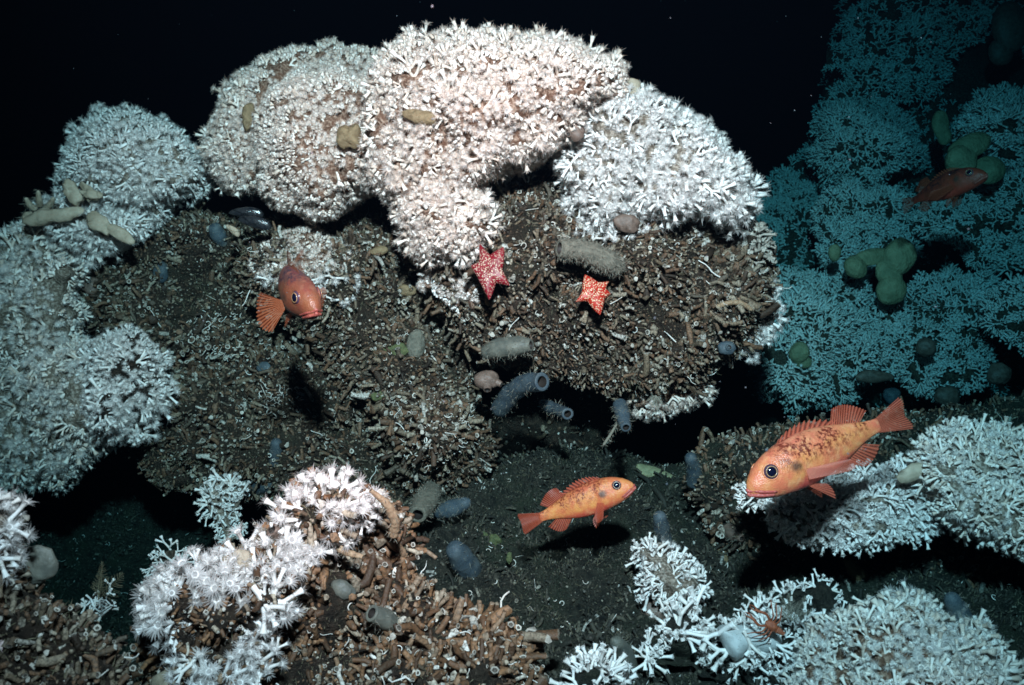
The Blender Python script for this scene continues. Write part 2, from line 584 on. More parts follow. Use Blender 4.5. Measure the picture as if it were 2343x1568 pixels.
def coral_protos():
    return {'dense': [sprig_dense(i) for i in range(12)],
            'branch': [sprig_branch(i) for i in range(12)],
            'bare': [sprig_branch(i, 6, 0.0050, 0.8) for i in range(10)],
            'antler': [sprig_antler(i) for i in range(10)]}
PROTO = coral_protos()
LOD = True
PROTO_LIGHT = coral_protos()
LOD = False
MESHES = {}
def proto_meshes(kind, mats, name):
    key = (kind, tuple(m.name for m in mats), name)
    if key not in MESHES:
        MESHES[key] = [g.mesh(name, mats) for g in PROTO[kind]]
    return MESHES[key]

def place_many(root, name, mass_name, kind, mats, pos, dirs, scl, limit, rank):
    """the largest ones as objects that share mesh data, the rest joined"""
    ctr = np.array(root.location)
    protos = PROTO[kind]; meshes = proto_meshes(kind, mats, name)
    order = np.argsort(-rank)
    pick = rng.integers(0, len(protos), len(pos))
    G = Geo()
    for k, i in enumerate(order):
        Fm = frame_from(dirs[i])
        if k < limit:
            obj(name, meshes[pick[i]], root, pos[i]-ctr, Fm, float(scl[i]))
        else:
            v, t, m = PA[kind][pick[i] % len(PA[kind])]
            G.v.append((v*scl[i]) @ Fm.T + (pos[i]-ctr)); G.t.append(t + G.n); G.m.append(m); G.n += len(v)
    if G.n:
        obj(mass_name, G.mesh(mass_name, mats), root, kind='stuff')

def base_part(root, B, name, mat):
    ctr = np.array(root.location)
    return obj(name, make_mesh(name, B['v']-ctr, B['t'], [mat]), root)

def colony(B, label, kinds, n, mind, mats, base='base_tan', size=1.0, group=None, limit=300, keep=None, out=0.35, jit=0.33, root=None, name='coral_colony', gap=-0.82):
    ctr = B['c']
    if root is None:
        root = thing(name, ctr, label, 'coral', group)
        base_part(root, B, 'skeleton_base', MAT[base])
    pos, nor, px, py = scatter(B, n, mind, keep)
    g = noise(pos, 0.045, 15) + 0.7*noise(pos, 0.11, 16) > gap
    pos, nor, px, py = pos[g], nor[g], px[g], py[g]
    sp = np.stack([(px - B['px'].mean()), -(py - B['py'].mean())], 1); sp = sp/np.maximum(np.abs(sp).max(), 1)
    rad = sp[:, :1]*RT + sp[:, 1:]*UP
    dirs = unit(nor + out*rad + jit*rng.normal(size=pos.shape))
    scl = size*rng.uniform(0.7, 1.25, len(pos))*(1 + 0.30*noise(pos, 0.14, 4))*np.where(rng.random(len(pos)) < 0.05, 1.3, 1.0)
    view = unit(CAM - pos)
    rank = (0.4 + np.clip((dirs*view).sum(1), -0.3, 1))*scl/np.linalg.norm(pos-CAM, axis=1)*rng.uniform(0.6, 1, len(pos))
    part = rng.random(len(pos))
    lo = 0.0; tot = sum(w for _, w in kinds)
    for kd, w in kinds:
        hi = lo + w/tot; s = (part >= lo) & (part < hi + 1e-9); lo = hi
        if s.any():
            place_many(root, 'coral_branch', 'coral_branches', kd, mats, pos[s] + nor[s]*0.006*size, dirs[s], scl[s], int(limit*w/tot), rank[s])
    return root

# ------------------------------------------------------------------ rubble
def stub_shape(seed):
    G = Geo()
    L = rng.uniform(0.004, 0.015) if rng.random() < 0.8 else rng.uniform(0.015, 0.026); r = rng.uniform(0.0028, 0.0052); s = 6 if LOD else 8
    b = rng.normal(size=2)*0.55*L
    pts = np.array([[0, 0, -0.008], [b[0]*0.15, b[1]*0.15, L*0.35], [b[0]*0.55, b[1]*0.55, L*0.72], [b[0], b[1], L]])
    if LOD:
        v, t = tube(pts[[0, 2, 3]], r*np.array([1.0, rng.uniform(0.75, 1.15), rng.uniform(0.7, 1.25)]), s, cap_end=False)
    else: v, t = tube(pts, r*np.array([0.9, rng.uniform(0.8, 1.2), rng.uniform(0.7, 1.1), rng.uniform(0.7, 1.3)]), s, cap_end=False)
    v = v + (0.10 if LOD else 0.14)*r*rng.normal(size=v.shape)
    G.add(v, t, 0)
    d = unit(pts[-1]-pts[-2]); p = pts[-1]; e = v[-s:] - p; j = np.arange(s); q = (j+1) % s
    if seed % 2 == 0:                                    # open broken end
        vi = np.concatenate([p + e, p + e*rng.uniform(0.5, 0.7) - d*r*0.1, [p - d*r*1.2]])
        G.add(vi, np.concatenate([np.stack([j, q, s+q], 1), np.stack([j, s+q, s+j], 1)]), 1)
        G.add(vi, np.stack([s+j, s+q, np.full(s, 2*s)], 1), 2)
    else:                                                # worn closed end
        G.add(np.concatenate([p + e, [p + d*r*rng.uniform(0.3, 1.1) + 0.3*r*rng.normal(size=3)]]), np.stack([j, q, np.full(s, s)], 1), 1 if seed % 5 == 1 else 0)
    if seed % (4 if LOD else 2) == 0:                    # a side stump
        d2 = unit(rng.normal(size=3) + [0, 0, 0.6]); k = rng.uniform(0.5, 1.0)
        v, t = tube([pts[1], pts[1] + d2*L*0.4*k, pts[1] + d2*L*0.9*k], [r*0.8, r*0.75, r*rng.uniform(0.5, 1.0)], 5)
        G.add(v + 0.12*r*rng.normal(size=v.shape), t, 0)
    return G

def chip_shape(seed):
    v, t = ball(5, 4) if LOD else ball(7, 5)
    v = v*np.array([1, 0.7, 0.45])*rng.uniform(0.003, 0.009)
    v = v*(1 + 0.35*noise(v, 0.006, seed)[:, None])
    return Geo().add(v, t, 0)

def curl_shape(seed):
    n = 9; a = np.linspace(0, rng.uniform(2.0, 5.5), n); R = rng.uniform(0.004, 0.009)
    rr = R*np.linspace(1, rng.uniform(0.5, 1.8), n)
    pts = np.stack([rr*np.cos(a), rr*np.sin(a), 0.002 + 0.006*np.linspace(0, 1, n)*rng.random()], 1)
    v, t = tube(pts, np.linspace(0.0008, 0.0016, n), 5)
    return Geo().add(v, t, 0)

def straw_shape(seed):
    n = 6; z = np.linspace(0, rng.uniform(0.02, 0.05), n); b = rng.normal(size=2)*0.5
    pts = np.stack([b[0]*z + 0.004*np.sin(z*150+seed), b[1]*z, z*0.6], 1)
    v, t = tube(pts, np.linspace(0.0013, 0.0008, n), 4)
    return Geo().add(v, t, 0)

def rubble_protos(pr):
    pr['stub'] = [stub_shape(i) for i in range(24)]
    pr['chip'] = [chip_shape(i) for i in range(10)]
    pr['curl'] = [curl_shape(i) for i in range(12)]
    pr['straw'] = [straw_shape(i) for i in range(10)]
rubble_protos(PROTO)
LOD = True
rubble_protos(PROTO_LIGHT)
LOD = False
PA = {k: [g.arr() for g in v] for k, v in PROTO_LIGHT.items()}
STUBM = [MAT['stub'], MAT['rim'], MAT['hollow']]
def m_silted():
    m = NT('silted_fragment')
    r = m.rand(); nz = m.noise(220.0, 4)
    col = m.ramp(r, [(0.0, (0.012, 0.012, 0.010)), (0.5, (0.05, 0.045, 0.033)), (0.9, (0.10, 0.088, 0.062)), (0.96, (0.26, 0.23, 0.18)), (1.0, (0.60, 0.58, 0.54))])
    col = m.mix(m.ramp(nz, [(0.4, (0, 0, 0)), (0.7, (1, 1, 1))]), col, (0.03, 0.028, 0.022))
    return m.done(m.principled(col, 0.7, 0.3, m.bump(nz, 0.8, 0.004)))
MAT['silted'] = m_silted()
SILTED = [MAT['silted'], MAT['silted'], MAT['hollow']]
def m_rusty():
    m = NT('rusty_coral_stick')
    r = m.rand(); nz = m.noise(160.0, 4)
    col = m.ramp(r, [(0.0, (0.03, 0.014, 0.007)), (0.3, (0.13, 0.06, 0.028)), (0.6, (0.26, 0.13, 0.062)), (0.8, (0.23, 0.17, 0.12)), (0.94, (0.44, 0.36, 0.27)), (1.0, (0.74, 0.70, 0.64))])
    col = m.mix(m.ramp(nz, [(0.42, (0, 0, 0)), (0.72, (1, 1, 1))]), col, (0.07, 0.045, 0.028))
    return m.done(m.principled(col, 0.6, 0.4, m.bump(nz, 0.8, 0.004)))
MAT['rusty'] = m_rusty()
RUSTY = [MAT['rusty'], MAT['rim'], MAT['hollow']]

def turf_mesh(root, pos, nor, length, mat, name='hydroid_turf', wid=0.0007, lean=0.5):
    ctr = np.array(root.location); n = len(pos)
    d = unit(nor + lean*rng.normal(size=pos.shape)); s = unit(np.cross(d, rng.normal(size=pos.shape)))
    L = length*rng.uniform(0.4, 1.2, (n, 1)); b = pos-ctr
    bend = 0.3*L*rng.normal(size=pos.shape)
    v = np.stack([b - s*wid, b + s*wid, b + d*L*0.55 - s*wid*0.8 + bend*0.3, b + d*L*0.55 + s*wid*0.8 + bend*0.3, b + d*L + bend], 1).reshape(-1, 3)
    k = np.arange(n)[:, None]*5
    t = np.concatenate([k+[0, 1, 3], k+[0, 3, 2], k+[2, 3, 4]])
    return obj(name, make_mesh(name, v, t, [mat]), root, kind='stuff')

def dress_rubble(root, B, n, mind, limit=300, flow=None, fl=0.0, size=1.0, keep=None, turf=1500, chips=0.5, curls=0.03, tl=0.018, mats=None):
    mats = mats or STUBM
    pos, nor, px, py = scatter(B, n, mind, keep, 5)
    g = noise(pos, 0.055, 5) + 0.6*noise(pos, 0.13, 6) > -0.55            # bare patches; the dark base colour stands for shaded hollows
    pos, nor, px, py = pos[g], nor[g], px[g], py[g]
    dirs = unit(nor + 0.40*rng.normal(size=pos.shape) + (fl*np.asarray(flow)[None] if flow is not None else 0))
    scl = size*rng.uniform(0.5, 1.5, len(pos))*(1 + 0.4*noise(pos, 0.15, 8))*np.where(rng.random(len(pos)) < 0.06, 1.5, 1.0)
    rank = scl*rng.uniform(0.6, 1, len(pos))/np.linalg.norm(pos-CAM, axis=1)
    r = rng.random(len(pos))
    a = r < 1-curls
    place_many(root, 'dead_coral_stub', 'dead_coral_stubs', 'stub', mats, pos[a], dirs[a], scl[a], limit, rank[a])
    a = r >= 1-curls; c = a & (r < 1-curls*0.4); s = r >= 1-curls*0.4
    place_many(root, 'worm_tube', 'worm_tubes', 'curl', [MAT['worm_tube']], pos[c] + nor[c]*0.006, unit(nor[c] + 0.4*rng.normal(size=pos[c].shape)), np.minimum(scl[c], 1.0), 40, rank[c])
    place_many(root, 'worm_tube', 'worm_straws', 'straw', [MAT['worm_tube']], pos[s] + nor[s]*0.004, unit(nor[s] + 0.4*rng.normal(size=pos[s].shape)), scl[s], 20, rank[s])
    if chips:
        pos, nor, px, py = scatter(B, int(n*chips), mind*0.7, keep, 3)
        place_many(root, 'shell_chip', 'shell_chips', 'chip', mats[:1], pos, unit(nor + 0.5*rng.normal(size=pos.shape)), size*rng.uniform(0.5, 1.1, len(pos)), 0, rng.random(len(pos)))
    if turf:
        pos, nor, px, py = scatter(B, turf, 0.004, keep, 2)
        clump = noise(pos, 0.10, 77) > -0.1
        turf_mesh(root, pos[clump], nor[clump], tl, MAT['turf'])

def boulder(B, label, n, mind, mat='rubble', cat='reef rubble', name='rubble_mound', **kw):
    root = thing(name, B['c'], label, cat)
    base_part(root, B, 'rubble_core', MAT[mat])
    dress_rubble(root, B, n, mind, **kw)
    return root
# ------------------------------------------------------------------ seabed
def axis(lo, a, b, hi, dens, far):
    inner = np.arange(a, b, dens)
    l = a - np.geomspace(dens, a-lo, far)[::-1]; r = b + np.geomspace(dens, hi-b, far)
    return np.concatenate([l, inner, r])
gx = axis(-40, -1.9, 2.1, 40, 0.018, 26); gy = axis(-20, 0.9, 3.9, 80, 0.018, 26)
GX, GY = np.meshgrid(gx, gy, indexing='ij')
GZ = ground_height(GX, GY)
GZ = GZ + 0.012*noise(np.stack([GX, GY, 0*GX], -1), 0.055, 22) + 0.014*noise(np.stack([GX, GY, 0*GX], -1), 0.035, 21)
gv = np.stack([GX, GY, GZ], -1).reshape(-1, 3)
gt = grid_tris(len(gx), len(gy))
gt = gt[:, ::-1] if np.cross(gv[gt[0, 1]]-gv[gt[0, 0]], gv[gt[0, 2]]-gv[gt[0, 0]])[2] < 0 else gt
seabed = obj('seabed', make_mesh('seabed', gv, gt, [MAT['mud']]))
tag(seabed, kind='structure')

# ------------------------------------------------------------------ rubble masses of the reef
RB = ((0.085, 0.30), (0.09, -0.17), (0.035, -0.07), (0.016, 0.04), (0.007, 0.018))
core = blob([(120, 640), (300, 560), (700, 480), (1150, 440), (1500, 560), (1500, 800), (1430, 1000), (1300, 1090), (900, 1160), (500, 1140), (260, 1060), (200, 850)],
            3.25, 0.12, 0.5, 120, 8, bumps=RB, seed=3, ty=-0.25)
boulder(core, 'dark rubble core of the reef at the back of the black hollow below the overhang', 2600, 0.022, limit=60, turf=2500)

A1 = blob([(1060, 470), (1200, 395), (1330, 410), (1560, 440), (1700, 480), (1738, 540), (1768, 640), (1745, 720), (1700, 790), (1620, 850), (1540, 888), (1440, 905),
           (1350, 893), (1285, 858), (1200, 850), (1120, 825), (1040, 770), (985, 690), (950, 600), (930, 480)],
          2.62, 0.30, 0.35, 210, 5, tx=0.05, ty=-0.1, bumps=RB, seed=4)
boulder(A1, 'big brown overhanging mass of dead coral stubs under the white coral crown', 7500, 0.0102, flow=0.9*RT-0.25*UP, fl=0.55, turf=5000, chips=0.7)

A2 = blob([(560, 520), (720, 500), (900, 470), (1000, 590), (1085, 760), (1105, 850), (1060, 885), (1120, 960), (1142, 1040), (1085, 1100), (1000, 1128), (920, 1100), (880, 1045), (850, 985),
           (838, 935), (775, 890), (735, 800), (690, 745), (600, 720), (540, 640)],
          2.82, 0.27, 0.3, 150, 5, bumps=RB, ty=-0.12, seed=6)
boulder(A2, 'grey green rubble column hanging between the two starfish and the pale worm tube', 6500, 0.0105, turf=8000, chips=0.7)

A3 = blob([(140, 590), (330, 520), (430, 480), (600, 500), (660, 640), (640, 760), (600, 860), (520, 930), (410, 950), (370, 860), (330, 790), (240, 790), (180, 720)],
          3.0, 0.16, 0.3, 110, 5, bumps=RB, seed=8, ty=-0.2)
boulder(A3, 'dark brown rubble slope between the domed coral and the black mussels', 4200, 0.0120, turf=4500, chips=0.7)

A4 = blob([(370, 900), (430, 830), (560, 760), (700, 740), (800, 800), (870, 900), (900, 1060), (965, 1160), (860, 1200), (720, 1170), (500, 1130), (340, 1100), (300, 1030)],
          2.98, 0.20, 0.3, 110, 5, bumps=RB, seed=9, ty=-0.45)
boulder(A4, 'low rubble ledge with fine turf at the foot of the reef', 4200, 0.0125, turf=5500, chips=0.7)

RM = blob([(1560, 1040), (1650, 1000), (1800, 965), (2000, 950), (2200, 930), (2480, 900), (2950, 900), (2950, 1420), (2480, 1400), (2200, 1360), (1900, 1340), (1700, 1290), (1600, 1200)],
          2.62, 0.16, 0.4, 120, 6, ty=-0.9, bumps=RB, seed=12)
boulder(RM, 'flat brown rubble bank under the largest redfish', 3800, 0.0145, mat='mud', turf=4500, chips=1.0)

FL = blob([(-380, 1150), (-120, 1140), (-20, 1170), (25, 1240), (55, 1340), (125, 1390), (195, 1440), (265, 1480), (290, 1560), (300, 1720), (-380, 1720)],
          1.36, 0.10, 0.3, 120, 6, ty=-0.25, bumps=RB, seed=13)
boulder(FL, 'blackish rubble heap holding the small pink ball', 1500, 0.0095, size=1.0, turf=1800, curls=0.02)

FC = blob([(330, 1720), (345, 1400), (370, 1350), (430, 1310), (490, 1265), (600, 1240), (660, 1180), (740, 1128), (850, 1135), (905, 1170), (948, 1240), (925, 1310), (1000, 1365), (1060, 1405),
           (1150, 1440), (1200, 1480), (1225, 1568), (1240, 1720)],
          1.78, 0.16, 0.25, 130, 5, ty=-0.45, bumps=RB, seed=14)
boulder(FC, 'warm brown heap of broken coral sticks under the white coral tufts', 4600, 0.0090, size=1.0, turf=5000, curls=0.03, tl=0.012, chips=0.2, mats=RUSTY)

# ------------------------------------------------------------------ live coral
SK, TE = MAT['skeleton'], MAT['tentacle']
SW, TP = MAT['skeleton_white'], MAT['tentacle_pale']
CB = ((0.12, 0.26), (0.05, -0.12), (0.025, 0.07), (0.012, 0.035))
B1 = blob([(850, 170), (895, 112), (990, 92), (1100, 80), (1190, 98), (1290, 92), (1330, 122), (1415, 138), (1440, 185), (1415, 235), (1350, 275), (1300, 325), (1240, 352), (1170, 372), (1100, 400),
           (1062, 440), (1115, 470), (1125, 520), (1080, 568), (1030, 592), (980, 582), (932, 538), (912, 470), (875, 430), (850, 370), (840, 290)],
          2.42, 0.28, 0.4, 130, 7, ty=-0.15, bumps=CB, edge=15, seed=21)
colony(B1, 'pinkish white coral crown on top of the overhanging rubble mass', [('dense', 0.82), ('branch', 0.18)], 1450, 0.0160, [SK, TE], size=1.05)

B2 = blob([(1262, 372), (1300, 300), (1350, 235), (1400, 205), (1470, 235), (1565, 272), (1640, 330), (1690, 400), (1716, 490), (1700, 530), (1655, 500), (1600, 462), (1540, 500), (1480, 478), (1420, 515), (1350, 512), (1308, 482), (1335, 440), (1292, 412)],
          2.50, 0.17, 0.35, 80, 6, tx=0.25, ty=-0.25, edge=22, bumps=((0.09, 0.24), (0.06, -0.12), (0.02, 0.06)), seed=23)
colony(B2, 'bright white branching coral beside the crown with a ragged lower edge', [('branch', 0.7), ('dense', 0.3)], 700, 0.0180, [SW, TP], base='base_grey', size=1.05)

# stray sprigs reaching down over the rubble below the crown and the branching coral
def strays(B, root_B, label, n, keep, kinds=(('branch', 0.6), ('dense', 0.4)), mats=None, size=0.95):
    pos, nor, px, py = scatter(B, n, 0.02, keep, 30)
    c = pos.mean(0); root = thing('coral_sprigs', c, label, 'coral')
    pick = rng.random(len(pos)) < kinds[0][1]
    for kd, msk in ((kinds[0][0], pick), (kinds[1][0], ~pick)):
        if msk.any():
            place_many(root, 'coral_branch', 'coral_branches', kd, mats or [SW, TP], pos[msk] + nor[msk]*0.012, unit(nor[msk] + 0.5*rng.normal(size=pos[msk].shape)), size*rng.uniform(0.7, 1.15, msk.sum()), 300, np.ones(msk.sum()))
def near(poly, th):
    return lambda x, y: inside_poly(x, y, poly) & (noise(np.stack([x, y, 0*x], -1), 30.0, 3) > th)
strays(A1, None, 'scattered white sprigs below the bright branching coral', 60, near([(1290, 480), (1700, 500), (1720, 560), (1560, 540), (1400, 560), (1310, 540)], 0.0))
strays(A1, None, 'thin line of white sprigs under the coral crown', 40, near([(1060, 390), (1290, 350), (1310, 420), (1200, 430), (1100, 470)], 0.0))
strays(A2, None, 'sparse white sprigs trailing from the flat coral cushion', 24, near([(600, 640), (860, 600), (900, 650), (760, 720), (640, 690)], 0.1))

def crust(B, label, n, poly):
    pos, nor, px, py = scatter(B, n, 0.008, near(poly, -0.25), 25)
    root = thing('worm_tube_crust', pos.mean(0), label, 'worm tubes')
    k = rng.random(len(pos)) < 0.65
    for kd, m in (('curl', k), ('straw', ~k)):
        place_many(root, 'worm_tube', 'worm_tubes', kd, [MAT['worm_tube']], pos[m] + nor[m]*0.008, unit(nor[m] + 0.6*rng.normal(size=pos[m].shape)), rng.uniform(0.7, 1.3, m.sum()), 200, np.ones(m.sum()))
crust(A4, 'pale crust of tangled worm tubes low on the turfed rubble ledge', 150, [(600, 870), (690, 860), (720, 920), (680, 970), (615, 950)])
crust(A2, 'bright tangle of worm tubes on the hanging rubble column', 130, [(900, 930), (1060, 900), (1090, 1000), (1000, 1070), (900, 1020)])
crust(A3, 'glinting scatter of worm tubes on the dark brown slope', 110, [(420, 740), (560, 700), (600, 800), (480, 820)])

B3a = blob([(475, 300), (540, 195), (640, 125), (730, 112), (860, 100), (870, 200), (760, 260), (640, 330), (600, 440), (540, 440), (490, 390), (470, 340)],
           2.78, 0.22, 0.35, 110, 7, bumps=CB, edge=15, seed=25)
colony(B3a, 'bluish white coral dome set behind the dome with the tan sea squirt', [('dense', 0.9), ('branch', 0.1)], 850, 0.0168, [SK, TE], base='base_tan', size=1.0)
B3b = blob([(600, 240), (660, 185), (740, 165), (830, 170), (872, 240), (868, 330), (880, 420), (850, 455), (800, 470), (760, 500), (700, 500), (640, 465), (590, 430), (580, 330)],
           2.62, 0.30, 0.35, 130, 7, bumps=CB, edge=15, seed=26)
colony(B3b, 'dense rounded coral dome carrying a tan sea squirt', [('dense', 1.0)], 1150, 0.0148, [SK, TE], size=0.9)

B4 = blob([(135, 385), (170, 325), (220, 282), (290, 268), (370, 288), (430, 335), (475, 395), (470, 450), (390, 465), (350, 520), (260, 520), (190, 470), (140, 430)],
          3.0, 0.28, 0.35, 110, 7, bumps=CB, edge=15, seed=28)
colony(B4, 'pale domed coral with cream sponge folds on its flank', [('dense', 0.6), ('branch', 0.4)], 720, 0.0190, [SW, TP], base='base_grey', size=1.0)
B4b = blob([(60, 490), (130, 450), (210, 470), (270, 510), (340, 505), (350, 540), (300, 545), (200, 572), (140, 560), (90, 520)],
           2.85, 0.14, 0.3, 60, 6, bumps=CB, edge=15, seed=29)
colony(B4b, 'thin ragged coral fringe under the cream sponge folds', [('branch', 0.6), ('dense', 0.4)], 280, 0.0175, [SW, TP], base='base_grey', size=1.0)

B5 = blob([(-420, 500), (-140, 520), (0, 538), (70, 510), (140, 570), (195, 605), (165, 690), (185, 770), (230, 830), (260, 900), (270, 990), (190, 1055), (140, 1100), (60, 1105), (-140, 1110), (-420, 1120)],
          2.92, 0.26, 0.35, 150, 7, bumps=CB, edge=18, ty=-0.1, seed=30)
colony(B5, 'wide sloping bank of bluish grey coral beside the dark brown rubble slope', [('dense', 0.6), ('branch', 0.4)], 1350, 0.0182, [SK, TP], base='base_grey', size=1.0)
B5b = blob([(195, 800), (235, 765), (290, 745), (335, 790), (378, 850), (385, 910), (340, 960), (290, 1000), (230, 1000), (200, 930), (180, 860)],
           2.72, 0.16, 0.3, 90, 6, bumps=CB, edge=18, ty=-0.1, seed=37)
colony(B5b, 'pale blue green coral lobe standing out from the wide bluish bank', [('dense', 0.6), ('branch', 0.4)], 420, 0.0180, [SW, TP], base='rubble', size=1.0, gap=-0.6)

B6 = blob([(575, 575), (640, 540), (740, 535), (800, 565), (850, 615), (800, 640), (735, 672), (655, 650), (595, 630)], 2.66, 0.10, 0.25, 60, 6, bumps=CB, edge=15, seed=31)
colony(B6, 'flat creamy coral cushion behind the redfish that faces out', [('dense', 1.0)], 480, 0.0145, [SK, TE], size=0.85)
B7 = blob([(970, 640), (1000, 605), (1080, 622), (1098, 660), (1075, 700), (1030, 690), (1000, 665)], 2.42, 0.08, 0.2, 40, 6, bumps=CB, edge=15, seed=32)
colony(B7, 'small white coral cushion touching the dark red starfish', [('dense', 1.0)], 170, 0.0145, [SW, TE], size=0.85)
B8 = blob([(1430, 925), (1500, 880), (1590, 865), (1625, 850), (1618, 890), (1560, 935), (1480, 945)], 2.66, 0.08, 0.25, 40, 6, bumps=CB, edge=15, seed=33)
colony(B8, 'shaded fan of coral hanging under the overhang', [('branch', 1.0)], 120, 0.022, [SK, TE], base='base_tan', size=1.0)
B9 = blob([(1690, 790), (1735, 730), (1745, 660), (1768, 660), (1775, 720), (1730, 790), (1690, 825)], 2.62, 0.06, 0.2, 30, 6, bumps=CB, edge=15, seed=34)
colony(B9, 'narrow tuft of white coral on the rim of the overhang', [('branch', 1.0)], 60, 0.023, [SW, TP], base='base_grey', size=1.0)
B9b = blob([(1690, 545), (1720, 520), (1740, 560), (1730, 620), (1700, 610)], 2.55, 0.06, 0.2, 25, 5, bumps=CB, edge=15, seed=35)
colony(B9b, 'bleached tan coral twigs sticking out above the white tuft on the overhang', [('bare', 1.0)], 36, 0.02, [MAT['rim'], MAT['rim']], base='rubble', size=1.05)

R1 = blob([(1700, 1118), (1760, 1095), (1850, 1075), (1990, 1100), (2080, 1065), (2130, 1090), (2165, 1150), (2130, 1225), (2070, 1250), (1990, 1225), (1900, 1240), (1830, 1230), (1765, 1185), (1715, 1155)],
          2.16, 0.12, 0.3, 80, 6, ty=-0.6, bumps=CB, edge=15, seed=40)
colony(R1, 'white coral bank shaded by the redfish swimming above it', [('dense', 0.35), ('bare', 0.65)], 800, 0.015, [SW, TP], base='base_grey', size=0.92)
R2 = blob([(2090, 1060), (2130, 1005), (2220, 978), (2342, 1005), (2480, 1010), (2480, 1290), (2342, 1265), (2265, 1235), (2175, 1205), (2140, 1130)],
          2.12, 0.13, 0.3, 90, 6, ty=-0.5, bumps=CB, edge=15, seed=41)
colony(R2, 'cream white coral bank with an encrusting sponge beside the shaded bank', [('dense', 0.4), ('bare', 0.6)], 800, 0.015, [SK, TP], base='base_grey', size=0.92)

BC = blob([(1850, 1490), (1900, 1425), (1960, 1408), (2050, 1380), (2110, 1392), (2180, 1435), (2255, 1450), (2295, 1505), (2335, 1568), (2345, 1720), (1790, 1720), (1825, 1568)],
          1.86, 0.16, 0.3, 120, 6, ty=-0.5, bumps=CB, edge=15, seed=43)
colony(BC, 'cream white coral mound beside the tall blue finger sponge', [('dense', 0.5), ('bare', 0.4), ('branch', 0.1)], 900, 0.0150, [SK, TP], base='base_tan', size=0.95)
S1 = blob([(1458, 1245), (1500, 1230), (1560, 1285), (1605, 1322), (1598, 1365), (1560, 1398), (1500, 1385), (1465, 1350), (1475, 1295)], 2.22, 0.10, 0.25, 55, 6, bumps=CB, edge=15, seed=44)
colony(S1, 'small bushy white coral clump on open mud below the smaller side-on redfish', [('bare', 0.8), ('dense', 0.2)], 150, 0.021, [SW, TP], base='base_grey', size=0.92, gap=-0.5)
S2 = blob([(1440, 1500), (1500, 1460), (1530, 1400), (1600, 1400), (1650, 1440), (1690, 1530), (1650, 1560), (1570, 1530), (1500, 1525)], 1.95, 0.07, 0.25, 60, 6, ty=-0.4, bumps=RB, seed=45)
colony(S2, 'loose white coral branches strewn beside the grey finger sponge', [('bare', 1.0)], 170, 0.020, [SW, TP], base='mud', size=0.95, gap=-0.2)
S3 = blob([(1300, 1600), (1315, 1525), (1350, 1505), (1400, 1530), (1440, 1600)], 1.80, 0.06, 0.2, 50, 6, ty=-0.4, bumps=RB, seed=46)
colony(S3, 'little white coral tuft at the very edge of the muddy bottom', [('bare', 1.0)], 60, 0.021, [SW, TP], base='mud', size=0.95)
S4 = blob([(1690, 1410), (1760, 1370), (1850, 1330), (1900, 1340), (1930, 1400), (1870, 1470), (1850, 1560), (1760, 1600), (1700, 1560), (1670, 1470)], 1.98, 0.07, 0.25, 70, 6, ty=-0.5, bumps=RB, seed=47)
colony(S4, 'patchy white coral thicket round the smooth white sponge and squat lobster', [('bare', 1.0)], 260, 0.020, [SW, TP], base='mud', size=0.9, gap=-0.2)
L1 = blob([(478, 1110), (530, 1098), (560, 1130), (545, 1180), (555, 1230), (520, 1245), (490, 1190), (470, 1150)], 2.68, 0.07, 0.2, 35, 5, bumps=CB, edge=15, seed=48)
colony(L1, 'blue-lit coral tuft beside the two small blue sponges at the reef foot', [('bare', 1.0)], 70, 0.022, [SW, TP], base='base_grey', size=0.95)
L2 = blob([(340, 1270), (380, 1255), (425, 1280), (430, 1330), (370, 1345), (335, 1310)], 2.40, 0.07, 0.2, 35, 5, bumps=CB, edge=15, seed=49)
colony(L2, 'dim round coral clump in the shade behind the cream sponge knobs', [('antler', 1.0)], 60, 0.02, [SW, TP], base='base_dark', size=0.6)
L3 = blob([(190, 1375), (225, 1362), (262, 1380), (255, 1402), (205, 1402)], 2.10, 0.04, 0.2, 22, 5, bumps=CB, edge=15, seed=50)
colony(L3, 'tiny coral sprig on the shaded bottom near the feathery hydroids', [('antler', 1.0)], 26, 0.02, [SW, TP], base='base_dark', size=0.55)

# coral tufts growing on the warm brown heap
def tufts(B, label, polys, kinds, n, mind, mats, size, d0, seed):
    bb = blob(polys, d0, 0.03, 0.12, 45, 6, ty=-0.45, bumps=CB, edge=15, seed=seed)
    r = colony(bb, label, kinds, n, mind, mats, base='rubble', size=size, gap=-0.12)
    dress_rubble(r, bb, n, 0.010, limit=40, turf=300, chips=0.15, mats=RUSTY)
    return bb
F1b = tufts(FC, 'white coral tuft topping the brown heap beside the pale worm tube', [(655, 1185), (690, 1140), (740, 1122), (800, 1128), (845, 1140), (860, 1190), (800, 1225), (740, 1240), (690, 1225)],
            [('branch', 1.0)], 150, 0.018, [SW, TP], 1.15, 1.70, 52)
F2b = tufts(FC, 'white coral thicket between the cream sponge knobs on the brown heap', [(375, 1365), (430, 1320), (490, 1290), (560, 1270), (620, 1245), (690, 1255), (725, 1300), (700, 1350), (640, 1380), (600, 1420), (530, 1450), (460, 1450), (395, 1430), (365, 1400)],
            [('branch', 0.85), ('dense', 0.15)], 430, 0.0165, [SW, TP], 1.12, 1.60, 53)
F3b = tufts(FC, 'sprawling white coral at the bottom of the brown heap', [(400, 1440), (470, 1445), (540, 1460), (620, 1440), (640, 1500), (600, 1568), (560, 1600), (500, 1580), (430, 1520)],
            [('branch', 1.0)], 150, 0.018, [SW, TP], 1.12, 1.52, 54)
F4b = blob([(-120, 1130), (0, 1150), (22, 1200), (15, 1290), (-30, 1310), (-120, 1300)], 1.30, 0.05, 0.1, 40, 6, bumps=CB, edge=15, seed=55)
